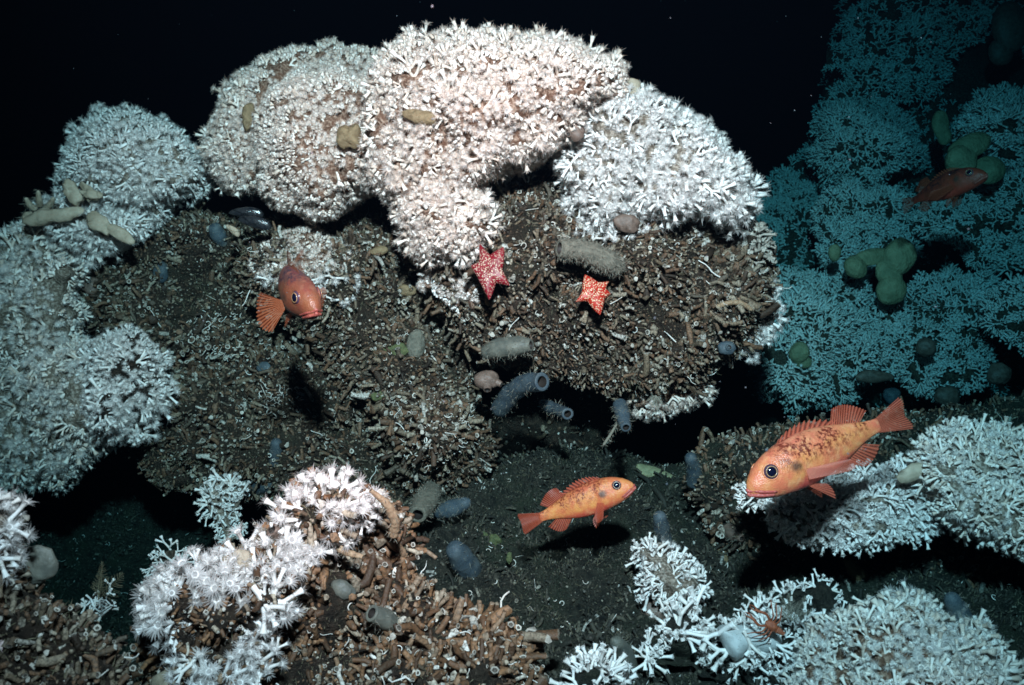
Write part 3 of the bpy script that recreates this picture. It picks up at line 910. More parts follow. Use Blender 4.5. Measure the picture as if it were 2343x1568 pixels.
colony(F4b, 'white coral twigs on the blackish rubble heap', [('branch', 1.0)], 60, 0.02, [SW, TP], base='base_grey', size=0.9)

# ------------------------------------------------------------------ the far reef
RW = blob([(1960, -160), (1905, 120), (1870, 300), (1790, 395), (1720, 455), (1705, 560), (1750, 700), (1735, 800), (1775, 970), (1900, 985), (2050, 960), (2250, 960), (2600, 960), (3300, 960), (3300, -160)],
          5.6, 0.35, 1.2, 260, 12, tx=-0.2, ty=-1.0, bumps=((0.16, 0.7), (0.08, 0.28), (0.03, 0.09)), seed=60)
wall = obj('reef_slope', make_mesh('reef_slope', RW['v'], RW['t'], [MAT['base_dark']]), kind='structure')
LOBES = [
    ('topmost shelf of blue coral on the far reef', [(1975, -150), (2300, -150), (2290, 60), (2180, 110), (2130, 200), (2010, 250), (1910, 215), (1910, 110), (1945, 20)], 5.35),
    ('upper outer lobe of blue coral on the far reef', [(1870, 245), (1990, 250), (2110, 290), (2090, 400), (2000, 440), (1910, 415), (1865, 340)], 5.1),
    ('dim outermost lobe of blue coral behind the overhang', [(1718, 465), (1785, 400), (1860, 390), (1895, 470), (1900, 600), (1850, 660), (1770, 655), (1722, 560)], 5.5),
    ('blue coral lobe above the folded yellow green sponge', [(1890, 450), (2000, 430), (2110, 470), (2130, 560), (2060, 620), (1950, 600), (1880, 550)], 4.5),
    ('broad blue coral apron below the folded yellow green sponge', [(1770, 650), (1880, 600), (2000, 680), (2070, 720), (2050, 820), (1920, 900), (1790, 965), (1745, 800)], 4.25),
    ('blue coral lobe with dark round sponges near its foot', [(2060, 680), (2180, 630), (2270, 640), (2300, 720), (2280, 800), (2200, 905), (2080, 890), (2010, 830)], 4.15),
    ('thick blue coral shelf above the dark red redfish', [(2190, 255), (2342, 240), (2480, 230), (2480, 380), (2300, 365), (2200, 325)], 4.45),
    ('blue coral lobe below the dark red redfish', [(2100, 480), (2230, 440), (2342, 395), (2480, 400), (2480, 600), (2300, 590), (2170, 580)], 4.3),
    ('paler coral clump jutting out low on the far reef', [(2265, 710), (2342, 655), (2480, 650), (2480, 800), (2340, 790), (2290, 760)], 3.75),
]
for k, (lab, pg, d) in enumerate(LOBES):
    bb = blob(pg, d + 0.1, 0.34, 0.5, 110, 10, ty=-0.7, edge=34, bumps=((0.24, 0.5), (0.16, -0.26), (0.06, 0.1)), seed=70+k)
    ar = bb['area'].sum()
    colony(bb, lab, [('antler', 1.0)], min(int(ar*1900), 1500), 0.0185, [SW, TP], base='base_dark', size=0.76, limit=130, out=0.3, jit=0.45, gap=-0.5, group='coral lobes of the far reef')
colony(RW, None, [('antler', 1.0)], 3400, 0.028, [SW, TP], size=0.8, limit=0, root=wall, jit=0.4, keep=lambda x, y: ~(((x-2250)/110)**2 + ((y-180)/75)**2 < 1) & (x < 3250) & (y > -120))  # coral left out in an ellipse; the dark wall there stands for shadow

# loose rubble lies where the bottom is open to view, not under the masses that stand on it
_q = gv - CAM; _d = _q @ FW; _dd = np.maximum(_d, 0.1)
_px = (_q @ RT)/_dd/TANH*(W/2) + W/2; _py = H/2 - (_q @ UP)/_dd/TANH*(W/2)
inview = (_d > 0.8) & (_d < 4.2) & (_px > -120) & (_px < W+120) & (_py < H+120)
for _B in BLOBS:
    _i = np.round((_py - _B['ys'][0])/_B['step']).astype(int); _j = np.round((_px - _B['xs'][0])/_B['step']).astype(int)
    _ok = inview & (_i >= 0) & (_i < len(_B['ys'])) & (_j >= 0) & (_j < len(_B['xs']))
    _hid = np.zeros(len(gv), bool); _hid[_ok] = _B['dg'][_i[_ok], _j[_ok]] < _d[_ok] - 0.08
    inview &= ~_hid
_keep = inview[gt].all(1)
_tf = gt[_keep]
_fn = np.cross(gv[_tf[:, 1]]-gv[_tf[:, 0]], gv[_tf[:, 2]]-gv[_tf[:, 0]])
_vn = np.zeros_like(gv)
for _c in range(3):
    np.add.at(_vn, _tf[:, _c], _fn)
GB = dict(vf=gv, tf=_tf, vn=unit(_vn + [0, 0, 1e-6]), area=np.linalg.norm(_fn, axis=1)/2, px=gv[:, 0], py=gv[:, 1])
dress_rubble(seabed, GB, 8000, 0.009, limit=300, size=0.75, turf=12000, chips=2.0, curls=0.03, tl=0.014, mats=SILTED)


# ------------------------------------------------------------------ sponges, sea squirts and other settled animals
def m_soft(name, c0, c1, scale, rough, trans, clear, spec=0.45, bumpd=0.004, dots=None):
    m = NT(name)
    a = m.noise(scale, 4); b = m.noise(scale*5, 3)
    col = m.mix(m.ramp(a, [(0.3, (0, 0, 0)), (0.7, (1, 1, 1))]), c0, c1)
    if dots:
        vo = m.n('ShaderNodeTexVoronoi', Scale=dots[1]); m.put(vo.inputs['Vector'], m.pos())
        col = m.mix(m.ramp(vo.outputs['Distance'], [(0.12, (1, 1, 1)), (0.22, (0, 0, 0))]), col, dots[0])
    sh = m.principled(col, rough, spec, m.bump(m.math('ADD', a, m.math('MULTIPLY', b, 0.5)), 0.7, bumpd))
    if trans: sh = m.translucent(sh, col, trans)
    if clear: sh = m.glassy(sh, clear)
    return m.done(sh)
MAT['blue'] = m_soft('blue_sponge', (0.06, 0.095, 0.13), (0.15, 0.19, 0.21), 38, 0.55, 0.25, 0.36)
MAT['grey'] = m_soft('grey_sponge', (0.09, 0.10, 0.09), (0.22, 0.215, 0.175), 40, 0.5, 0.25, 0.10)
MAT['fuzzy'] = m_soft('silted_sponge', (0.10, 0.095, 0.075), (0.22, 0.20, 0.155), 90, 0.8, 0.1, 0.0, bumpd=0.01)
MAT['tan'] = m_soft('tan_squirt', (0.16, 0.105, 0.055), (0.30, 0.21, 0.115), 60, 0.6, 0.1, 0, bumpd=0.012)
MAT['brown'] = m_soft('brown_squirt', (0.10, 0.065, 0.05), (0.22, 0.15, 0.12), 60, 0.5, 0.15, 0)
MAT['olive'] = m_soft('olive_sponge', (0.20, 0.20, 0.11), (0.42, 0.38, 0.22), 14, 0.7, 0.1, 0, bumpd=0.03)
MAT['cream'] = m_soft('cream_sponge', (0.30, 0.235, 0.165), (0.50, 0.41, 0.31), 40, 0.65, 0.1, 0, dots=((0.30, 0.22, 0.15), 260.0))
MAT['white_sponge'] = m_soft('white_sponge', (0.42, 0.44, 0.44), (0.60, 0.61, 0.60), 30, 0.55, 0.1, 0, dots=((0.25, 0.24, 0.22), 150.0))
MAT['wormtan'] = m_soft('tan_worm_tube', (0.20, 0.12, 0.07), (0.38, 0.27, 0.17), 110, 0.6, 0, 0)
MAT['dark_hole'] = m_simple('siphon_inside', (0.01, 0.008, 0.007), (0.03, 0.022, 0.018), 60)
MAT['mussel'] = m_soft('mussel_shell', (0.008, 0.010, 0.014), (0.03, 0.03, 0.032), 60, 0.22, 0, 0, spec=0.7, bumpd=0.002)
MAT['bristle'] = m_simple('bristles', (0.10, 0.09, 0.07), (0.30, 0.28, 0.23), 20, 0.8, 0.1)
MAT['lobster'] = m_soft('squat_lobster_shell', (0.20, 0.045, 0.02), (0.36, 0.10, 0.045), 120, 0.4, 0, 0)
MAT['pink'] = m_soft('pink_ball', (0.66, 0.46, 0.44), (0.76, 0.62, 0.60), 40, 0.5, 0.2, 0)

def spline(pts, n):
    p = np.asarray(pts, float)
    if len(p) == 2:
        return p[0] + np.linspace(0, 1, n)[:, None]*(p[1]-p[0])
    q = np.vstack([2*p[0]-p[1], p, 2*p[-1]-p[-2]])
    out = []
    for t in np.linspace(0, len(p)-1-1e-6, n):
        i = int(t); f = t-i; a, b, c, d = q[i:i+4]
        out.append(0.5*((2*b) + (c-a)*f + (2*a-5*b+4*c-d)*f*f + (3*b-a-3*c+d)*f**3))
    return np.array(out)

def tube_thing(name, label, cat, spine, radii, mat, lift=0.05, d=None, mouth=True, lump=0.16, fuzz=90, group=None, rings=0, part='body', sides=16):
    """finger, sausage or tube shaped animal; spine in picture units from base to tip"""
    n = 26
    if d is None:
        d0 = surf(*spine[0]); d0 = min(d0, 4.0) + 0.004
        ds = d0 - lift*np.linspace(0, 1, len(spine))
    else:
        ds = np.linspace(d[0], d[1], len(spine))
    pts = spline([P(x, y, dd) for (x, y), dd in zip(spine, ds)], n)
    rad = np.interp(np.linspace(0, 1, n), np.linspace(0, 1, len(radii)), radii)*M_PER_PX(float(np.mean(ds)))
    if rings:
        rad = rad*(1 + 0.09*np.sin(np.linspace(0, rings*2*math.pi, n)) + 0.05*np.sin(np.linspace(0, rings*5, n)))
    root = thing(name, pts[0], label, cat, group)
    G = Geo()
    if not mouth:
        k = np.linspace(0, 1, n); cap = np.sqrt(np.clip(1 - np.clip((k-0.86)/0.14, 0, 1)**2, 0.0, 1)); rad = rad*np.maximum(cap, 0.02)
    v, t = tube(pts, rad, sides, cap_end=not mouth, cap_start=True)
    v[:n*sides] += (v[:n*sides] - np.repeat(pts, sides, 0))*(lump*fbm(v[:n*sides], 0.05, len(label), 3))[:, None]
    G.add(v - pts[0], t, 0)
    if mouth:
        b = v[(n-1)*sides:n*sides]; c = pts[-1]; dr = unit(pts[-1]-pts[-2]); r = rad[-1]
        e = b - c
        rim = np.concatenate([b, c + e*0.88 + dr*r*0.12, c + e*0.62 + dr*r*0.02]); j = np.arange(sides); q = (j+1) % sides
        G.add(rim - pts[0], np.concatenate([np.stack([k*sides+j, k*sides+q, (k+1)*sides+q], 1) for k in (0, 1)] + [np.stack([k*sides+j, (k+1)*sides+q, (k+1)*sides+j], 1) for k in (0, 1)]), 0)
        hole = np.concatenate([c + e*0.62 + dr*r*0.02, c + e*0.5 - dr*r*1.6, [c - dr*r*1.8]])
        ht = np.concatenate([np.stack([j, q, sides+q], 1), np.stack([j, sides+q, sides+j], 1), np.stack([sides+j, sides+q, np.full(sides, 2*sides)], 1)])
        obj('opening', make_mesh('opening', hole - pts[0], ht, [MAT['dark_hole']]), root)
    obj(part, G.mesh(part, [mat]), root)
    if fuzz:
        i = rng.integers(0, n*sides, fuzz); nn = unit(v[i] - np.repeat(pts, sides, 0)[i])
        turf_mesh(root, v[i] + 0.002*rng.normal(size=(fuzz, 3)), unit(nn - 0.35*UP), 0.012, MAT['bristle'], 'bristles', 0.0005, 0.35)
    return root

def lump_thing(name, label, cat, px, py, rx, ry, mat, ang=0.0, rz=0.7, d=None, sink=0.35, rough=0.12, siphons=(), group=None, seed=1, part='body', scale=None):
    """rounded animal; rx, ry in picture units, siphons at (u, v) in -1..1 over its front"""
    if d is None:
        d = min(surf(px, py), 4.6)
    k = M_PER_PX(d); rzm = rz*min(rx, ry)*k
    d = d - rzm*(1-sink)
    c = P(px, py, d); a = math.radians(ang)
    ax = math.cos(a)*RT + math.sin(a)*UP; ay = -math.sin(a)*RT + math.cos(a)*UP
    v, t = ball(30, 20)
    w = v[:, :1]*ax*rx*k + v[:, 1:2]*ay*ry*k - v[:, 2:]*FW*rzm
    scale = 0.9*max(rx, ry)*k
    w = w*(1 + 1.5*rough*fbm(w + seed*3.1, scale, seed, 4))[:, None]
    root = thing(name, c, label, cat, group)
    obj(part, make_mesh(part, w, t, [mat]), root)
    for (u, vv, sr, sl) in siphons:
        z = math.sqrt(max(0.05, 1-u*u-vv*vv))
        p = u*ax*rx*k + vv*ay*ry*k - z*FW*rzm
        dr = unit(u*ax + vv*ay - z*FW*0.9); r = sr*k
        g = Geo(); tv, tt = tube([p - dr*r*0.8, p + dr*sl*k*0.5, p + dr*sl*k], [r*1.3, r*1.05, r], 12, cap_end=False); g.add(tv, tt, 0)
        e = tv[-12:] - (p + dr*sl*k); j = np.arange(12); q = (j+1) % 12; cc = p + dr*sl*k
        g.add(np.concatenate([cc+e, cc+e*0.75, [cc - dr*r*1.2]]), np.concatenate([np.stack([j, q, 12+q], 1), np.stack([j, 12+q, 12+j], 1)]), 0)
        g.add(np.concatenate([cc+e*0.75, [cc - dr*r*1.2]]), np.stack([j, q, np.full(12, 12)], 1), 1)
        obj('siphon', g.mesh('siphon', [mat, MAT['dark_hole']]), root)
    return root

T_ = tube_thing; L_ = lump_thing
T_('sausage_sponge', 'silt-covered grey sausage sponge lying above the orange starfish', 'sponge', [(1418, 618), (1385, 595), (1335, 575), (1280, 568)], [17, 27, 27, 24, 20], MAT['fuzzy'], d=(2.27, 2.20), fuzz=1500, lump=0.12)
T_('barrel_sponge', 'green grey barrel sponge with fringed belly under the rubble overhang', 'sponge', [(1108, 808), (1140, 798), (1180, 792), (1214, 790)], [17, 26, 24, 15], MAT['grey'], d=(2.36, 2.30), fuzz=350)
T_('tube_sponge', 'long blue tube sponge with a round mouth at the edge of the black hollow', 'sponge', [(1143, 935), (1165, 905), (1200, 880), (1240, 874)], [22, 24, 22, 20], MAT['blue'], d=(2.52, 2.30), fuzz=200)
T_('tube_sponge', 'short blue tube sponge pointing into the black hollow', 'sponge', [(1240, 925), (1270, 936), (1298, 947)], [11, 14, 14], MAT['blue'], d=(2.55, 2.36), fuzz=120)
T_('tube_sponge', 'blue tube sponge hanging down from the overhang beside a pale rod', 'sponge', [(1418, 925), (1424, 950), (1432, 978)], [16, 18, 13], MAT['blue'], d=(2.40, 2.30), fuzz=160)
T_('pale_rod', 'thin pale rod dangling beside the hanging blue sponge', 'rod', [(1412, 968), (1396, 995), (1379, 1020)], [3.0, 3.2, 3.4], MAT['bristle'], d=(2.36, 2.34), mouth=False, lump=0.02, sides=8)
L_('sea_squirt', 'brown sea squirt with two round siphons next to the long blue sponge', 'sea squirt', 1115, 868, 30, 22, MAT['brown'], d=2.42, rz=0.9, siphons=((0.0, -0.75, 9, 9), (0.85, -0.4, 7, 7)), seed=3)
T_('tube_sponge', 'silted tube sponge with a blue mouth under the hanging rubble column', 'sponge', [(985, 1120), (975, 1145), (955, 1178)], [22, 28, 20], MAT['fuzzy'], d=(2.55, 2.36), fuzz=500)
T_('finger_sponge', 'curved blue finger sponge lying under the rubble column', 'sponge', [(1002, 1170), (1035, 1163), (1076, 1145)], [17, 20, 12], MAT['blue'], d=(2.5, 2.44), mouth=False, fuzz=160)
T_('finger_sponge', 'plump slate blue sponge on the mud below the rubble column', 'sponge', [(1078, 1308), (1058, 1278), (1035, 1248)], [26, 30, 20], MAT['blue'], lift=0.10, mouth=False)
T_('finger_sponge', 'grey translucent sponge lying on the warm brown heap', 'sponge', [(908, 1432), (882, 1418), (850, 1403)], [18, 24, 20], MAT['grey'], lift=0.045, lump=0.05)
T_('finger_sponge', 'upright grey green finger sponge beside loose white coral', 'sponge', [(1440, 1548), (1428, 1500), (1404, 1462)], [26, 24, 13], MAT['grey'], lift=0.10, mouth=False, lump=0.1)
L_('sea_squirt', 'olive brown sea squirt resting against the bushy coral clump', 'sea squirt', 1492, 1404, 28, 34, MAT['brown'], ang=15, rz=0.9, seed=5)
T_('finger_sponge', 'small upright blue sponge behind the bushy coral clump', 'sponge', [(1520, 1235), (1513, 1205), (1508, 1175)], [18, 17, 12], MAT['blue'], lift=0.09, mouth=False)
T_('finger_sponge', 'dim upright blue sponge between the smaller and the largest redfish', 'sponge', [(1590, 1105), (1586, 1070), (1578, 1040)], [18, 18, 13], MAT['blue'], lift=0.09, mouth=False)
T_('finger_sponge', 'tall blue finger sponge behind the cream coral mound', 'sponge', [(2205, 1470), (2195, 1410), (2172, 1360)], [24, 27, 16], MAT['blue'], d=(1.93, 1.86), mouth=False, lump=0.05)
T_('finger_sponge', 'slim blue sponge on the low rubble ledge', 'sponge', [(628, 1060), (632, 1032), (630, 1006)], [14, 16, 11], MAT['blue'], lift=0.05, mouth=False)
T_('finger_sponge', 'squat blue sponge above the blue-lit coral tuft', 'sponge', [(585, 1118), (605, 1112), (630, 1100)], [14, 17, 10], MAT['blue'], lift=0.06, mouth=False)
L_('sea_squirt', 'round blue grey sea squirt on the dark brown rubble slope', 'sea squirt', 367, 622, 17, 27, MAT['blue'], seed=6, rz=0.8)
T_('leaf_sponge', 'flat blue leaf sponge beside the black mussels', 'sponge', [(512, 560), (500, 538), (488, 512)], [10, 18, 12], MAT['blue'], lift=0.05, mouth=False)
L_('sea_squirt', 'faint blue sea squirt in the shadow of the redfish that faces out', 'sea squirt', 606, 842, 18, 13, MAT['blue'], seed=7)
T_('sea_squirt', 'bottle-shaped sea squirt with a glassy neck above the cream coral mound', 'sea squirt', [(1968, 1330), (1958, 1310), (1944, 1290), (1938, 1280)], [15, 19, 10, 6], MAT['tan'], lift=0.05)
L_('sea_squirt', 'tan wrinkled sea squirt sitting on the dense coral dome', 'sea squirt', 800, 312, 23, 32, MAT['tan'], ang=-10, d=2.31, rz=0.8, rough=0.3, seed=8, sink=0.2)
L_('encrusting_sponge', 'mustard sponge patch on the bluish coral dome', 'sponge', 568, 268, 15, 34, MAT['tan'], ang=-8, d=2.56, rz=0.8, seed=9, rough=0.25, sink=0.1)
L_('sea_squirt', 'dark brown sea squirt wedged between the crown and the branching coral', 'sea squirt', 1308, 302, 26, 19, MAT['brown'], d=2.24, seed=11, rough=0.25, sink=0.2, siphons=((-0.3, -0.4, 6, 3),))
L_('encrusting_sponge', 'yellow bumpy sponge near the shoulder of the coral crown', 'sponge', 960, 268, 34, 13, MAT['tan'], d=2.17, seed=13, rough=0.4, ang=-15, sink=0.6)
L_('fan_sponge', 'pale yellow sponge lobe on the skyline of the coral crown', 'sponge', 1447, 208, 17, 22, MAT['cream'], d=2.42, seed=14, rough=0.3)
L_('sea_squirt', 'rusty brown sea squirt at the lower edge of the branching coral', 'sea squirt', 1432, 512, 30, 20, MAT['brown'], d=2.33, seed=15, rough=0.2)
L_('sea_squirt', 'small tan sea squirt beside the little coral cushion', 'sea squirt', 932, 664, 24, 13, MAT['tan'], seed=16, siphons=((0.4, 0.1, 5, 4),))
L_('sea_squirt', 'silty tan sea squirt above the flat coral cushion', 'sea squirt', 868, 574, 22, 12, MAT['tan'], seed=17, ang=10)
L_('sea_squirt', 'tiny orange sea squirt under the dark red starfish', 'sea squirt', 1117, 684, 10, 15, MAT['tan'], seed=18)
L_('sea_squirt', 'silver blue sea squirt at the rim of the overhang', 'sea squirt', 1662, 797, 22, 17, MAT['blue'], d=2.42, seed=19, siphons=((0.1, 0.1, 7, 3),))
L_('sea_squirt', 'grey knobbly sea squirt beside the bank of bluish coral', 'sea squirt', 208, 655, 20, 22, MAT['brown'], seed=20)
L_('sea_squirt', 'dusty grey sponge bump on the upper part of the rubble column', 'sponge', 950, 790, 20, 34, MAT['fuzzy'], seed=21, rough=0.25)
T_('sea_cucumber', 'olive tube animal lying on the mud between the side-on redfish', 'sea cucumber', [(1455, 1072), (1500, 1085), (1555, 1108)], [14, 17, 9], MAT['olive'], lift=0.03, mouth=False, lump=0.15)
T_('sea_squirt', 'mottled sea squirt with a white tip beside the shaded coral bank', 'sea squirt', [(1668, 1212), (1682, 1222), (1696, 1232)], [18, 19, 8], MAT['brown'], lift=0.06)
T_('sea_squirt', 'spotted brown cone-shaped sea squirt above the bushy coral clump', 'sea squirt', [(1640, 1262), (1648, 1285), (1655, 1312)], [20, 18, 6], MAT['tan'], lift=0.05, mouth=False, lump=0.2)
T_('worm_tube', 'tan ringed worm tube arching over the white tuft on the brown heap', 'worm tube', [(900, 1225), (903, 1190), (885, 1155), (848, 1122)], [12, 12, 10, 5], MAT['wormtan'], d=(1.66, 1.60), rings=9, lump=0.04)
T_('worm_tube', 'tan worm tube lying along the rim of the overhang', 'worm tube', [(1640, 702), (1665, 694), (1695, 694), (1722, 712)], [5, 6, 6, 5], MAT['wormtan'], lift=0.02, d=(2.33, 2.37), rings=8, lump=0.04, mouth=False)
T_('worm_tube', 'short brown worm tube on the brown heap below the white tuft', 'worm tube', [(745, 1235), (790, 1262), (830, 1275)], [9, 9, 6], MAT['wormtan'], lift=0.02, rings=6, lump=0.04)
T_('tube_sponge', 'reddish brown flattened tube at the edge of the brown heap', 'sponge', [(668, 1238), (645, 1225), (622, 1212)], [15, 16, 15], MAT['brown'], d=(1.66, 1.62), lump=0.05)
L_('glass_sponge', 'clear grey sponge wedge in the middle of the brown heap', 'sponge', 788, 1350, 32, 20, MAT['grey'], ang=-25, seed=23)
for k, (x, y, a, b, g, lab) in enumerate([(488, 1262, 17, 28, 15, 'upright cream sponge knob at the outer edge of the white thicket'), (545, 1298, 36, 32, 0, 'large smooth cream sponge knob in the white thicket'),
                                          (362, 1366, 21, 22, 0, 'cream sponge ball at the tip of the white thicket'), (475, 1310, 24, 14, 20, 'low cream sponge knob between the ball and the smooth knob'),
                                          (790, 1282, 22, 15, 10, 'cream sponge patch between worm tube and brown sticks'), (410, 1558, 55, 30, 25, 'broad cream sponge mat at the foot of the brown heap')]):
    L_('cream_sponge', lab, 'sponge', x, y, a, b, MAT['cream'], ang=g, seed=30+k, rough=0.3, rz=0.8, sink=0.1, group='cream sponges on the brown heap', scale=0.04)
for k, (x, y, a, b, g, lab) in enumerate([(160, 432, 30, 16, -45, 'cream sponge fold highest on the domed coral flank'), (205, 445, 34, 20, -40, 'thick cream sponge fold below the highest fold'), (120, 495, 40, 15, 10, 'spread cream sponge sheet at the base of the finger tips'),
                                          (245, 522, 42, 20, -30, 'broad cream sponge fold over the ragged coral fringe')]):
    L_('cream_sponge', lab, 'sponge', x, y, a, b, MAT['cream'], ang=g, seed=40+k, rough=0.6, rz=0.7, d=2.69 if y < 500 else 2.67, sink=0.5, group='cream sponge folds on the domed coral', scale=0.05)
for k, (x, y, dx, dy, lab) in enumerate([(80, 478, -22, -26, 'cream sponge finger leaning out over the black water'), (92, 470, -5, -34, 'tallest cream sponge finger beside the spread sheet'),
                                         (70, 490, -16, 10, 'short drooping cream sponge finger below the leaning one'), (105, 478, 18, -26, 'cream sponge finger bent toward the domed coral')]):
    T_('sponge_finger', lab, 'sponge', [(x, y), (x+dx*0.6, y+dy*0.4), (x+dx, y+dy)], [7, 7, 4], MAT['cream'], d=(2.72, 2.68), mouth=False, group='cream sponge fingers')
MAT['green'] = m_soft('green_crust', (0.05, 0.065, 0.025), (0.13, 0.14, 0.055), 90, 0.7, 0, 0, bumpd=0.01)
for k, (x, y, a, b, lab) in enumerate([(1098, 1228, 17, 9, 'yellow green crust on the mud above the plump slate blue sponge'), (1136, 1236, 12, 14, 'bright green crust beside the yellow green one'),
                                       (1165, 1278, 9, 13, 'small green crust on the mud below the bright green one'), (905, 800, 26, 12, 'mossy green turf patch on the rubble column'), (870, 905, 22, 12, 'olive turf cushion low on the rubble column')]):
    L_('green_crust', lab, 'sponge crust', x, y, a, b, MAT['green'], seed=80+k, rough=0.35, rz=0.5, sink=0.5)
# far reef sponges
def far_sponge(lab, lobes, mat, d, seed):
    root = None
    for k, (x, y, a, b, g) in enumerate(lobes):
        kk = M_PER_PX(d); c = P(x, y, d - 0.5*min(a, b)*kk); an = math.radians(g)
        ax = math.cos(an)*RT + math.sin(an)*UP; ay = -math.sin(an)*RT + math.cos(an)*UP
        v, t = ball(26, 18)
        w = v[:, :1]*ax*a*kk + v[:, 1:2]*ay*b*kk - v[:, 2:]*FW*min(a, b)*0.7*kk
        w = w*(1 + 0.18*fbm(w + seed, 0.12, seed+k, 3))[:, None]
        if root is None:
            root = thing('lobed_sponge', c, lab, 'sponge'); c0 = c
        obj('lobe', make_mesh('lobe', w + (c - c0), t, [mat]), root)
far_sponge('large folded yellow green sponge with holes on the far reef', [(2055, 585, 34, 42, -20), (1995, 588, 45, 18, 10), (1955, 612, 30, 26, -50), (2035, 632, 25, 38, 20), (2038, 665, 34, 36, 0), (1908, 578, 16, 22, 0)], MAT['olive'], 3.95, 3)
far_sponge('broad olive sponge spread behind the dark red redfish', [(2215, 335, 50, 26, 20), (2200, 370, 36, 40, 0), (2255, 390, 36, 30, 0)], MAT['olive'], 4.0, 5)
far_sponge('round mustard sponge low on the broad blue coral apron', [(1828, 808, 24, 26, 0), (1838, 828, 18, 14, 0)], MAT['olive'], 3.92, 6)
far_sponge('olive sponge column between the coral shelves', [(2150, 285, 20, 34, 0), (2160, 310, 16, 20, 0)], MAT['olive'], 4.35, 7)
far_sponge('dark sponge curtain at the top of the far reef', [(2310, 60, 40, 60, 0), (2290, 120, 26, 30, 20)], MAT['brown'], 4.7, 8)
for k, (x, y, a, b, lab) in enumerate([(2120, 795, 22, 20, 'dark round sponge beside the lowest coral lobe of the far reef'), (2000, 862, 44, 15, 'dark flat sponge under the broad coral apron'),
                                       (2165, 905, 30, 22, 'dark humped sponge at the foot of the far reef'), (2040, 905, 22, 20, 'dim blue sponge just above the fins of the largest redfish'), (2285, 855, 30, 24, 'shadowy sponge below the paler coral clump')]):
    L_('dark_sponge', lab, 'sponge', x, y, a, b, MAT['brown'] if k != 3 else MAT['blue'], seed=60+k, rough=0.15, d=3.82 if k != 4 else 3.6, rz=0.8)
L_('encrusting_sponge', 'cream encrusting sponge on the back of the cream white coral bank', 'sponge', 2110, 1075, 62, 18, MAT['cream'], ang=12, seed=70, rough=0.35, d=2.05)
L_('pink_ball', 'small smooth pink ball on the blackish rubble heap', 'anemone', 10, 1478, 16, 17, MAT['pink'], rz=1.0, rough=0.03, seed=71, sink=0.0)
L_('shell_flap', 'large flat grey sea squirt leaning on the blackish rubble heap', 'sea squirt', 78, 1292, 50, 40, MAT['grey'], ang=12, rz=0.45, rough=0.25, seed=72, d=1.36)

# mussels and a broken shell
def mussel(lab, px, py, a, b, ang, d, mat, name='mussel', cat='mussel'):
    k = M_PER_PX(d); c = P(px, py, d); an = math.radians(ang)
    ax = math.cos(an)*RT + math.sin(an)*UP; ay = unit(-math.sin(an)*RT + math.cos(an)*UP - 0.35*FW); az = np.cross(ax, ay)
    root = thing(name, c, lab, cat)
    v, t = ball(28, 14)
    for s in (1, -1):
        w = v.copy(); u = w[:, 0]
        w[:, 1] *= (0.75 + 0.25*u)*np.where(w[:, 1] > 0, 1.0, 0.55); w[:, 2] = np.abs(w[:, 2])*0.45*s
        p = w[:, :1]*ax*a*k + w[:, 1:2]*ay*b*k + (w[:, 2:] + 0.03*s)*az*b*k
        obj('shell_valve', make_mesh('shell_valve', p, t, [mat]), root)
mussel('glossy black mussel tucked under the bluish coral dome', 563, 490, 40, 22, -4, 2.58, MAT['mussel'])
mussel('dull dark mussel lying in front of the glossy black one', 582, 512, 40, 24, -14, 2.54, MAT['mussel'])
mussel('cream broken shell at the end of the dark mussels', 532, 528, 20, 14, -40, 2.55, MAT['cream'], 'broken_shell', 'shell')

# smooth white sponge
WS = blob([(1640, 1432), (1680, 1424), (1740, 1436), (1785, 1438), (1788, 1480), (1760, 1500), (1720, 1490), (1690, 1520), (1660, 1500), (1648, 1466)], 1.90, 0.05, 0.06, 40, 4, ty=-0.3, bumps=((0.02, 0.06),), edge=4, seed=90)
ws = thing('white_sponge', WS['c'], 'smooth folded white sponge under the squat lobster', 'sponge')
base_part(ws, WS, 'body', MAT['white_sponge'])
colony(WS, None, [('bare', 1.0)], 16, 0.035, [SW, TP], size=1.0, root=thing('coral_sprigs', WS['c'], 'thin white coral twigs crossing over the smooth white sponge', 'coral'), out=0.9, jit=0.7)

# squat lobster
lo = P(1765, 1432, 1.82); lob = thing('squat_lobster', lo, 'rusty red squat lobster perched on the smooth white sponge', 'squat lobster')
k = M_PER_PX(1.82)
v, t = ball(18, 12)
w = v*np.array([1.25, 0.8, 0.6])
def lf(q):                                   # lobster frame: x along body in the picture, y up the picture, z to the camera
    q = np.asarray(q, float); a = math.radians(-35)
    return (q[..., :1]*(math.cos(a)*RT + math.sin(a)*UP) + q[..., 1:2]*(-math.sin(a)*RT + math.cos(a)*UP) - q[..., 2:]*FW)*k
obj('carapace', make_mesh('carapace', lf(w*14*(1+0.1*fbm(w, 0.5, 3)[:, None])), t, [MAT['lobster']]), lob)
g = Geo()
for j in range(5):
    vv, tt = ball(14, 8); g.add(lf(vv*np.array([3.6, 9-j, 7-j]) + [16+4.5*j, 0, -j*1.2]), tt)
obj('abdomen', g.mesh('abdomen', [MAT['lobster']]), lob)
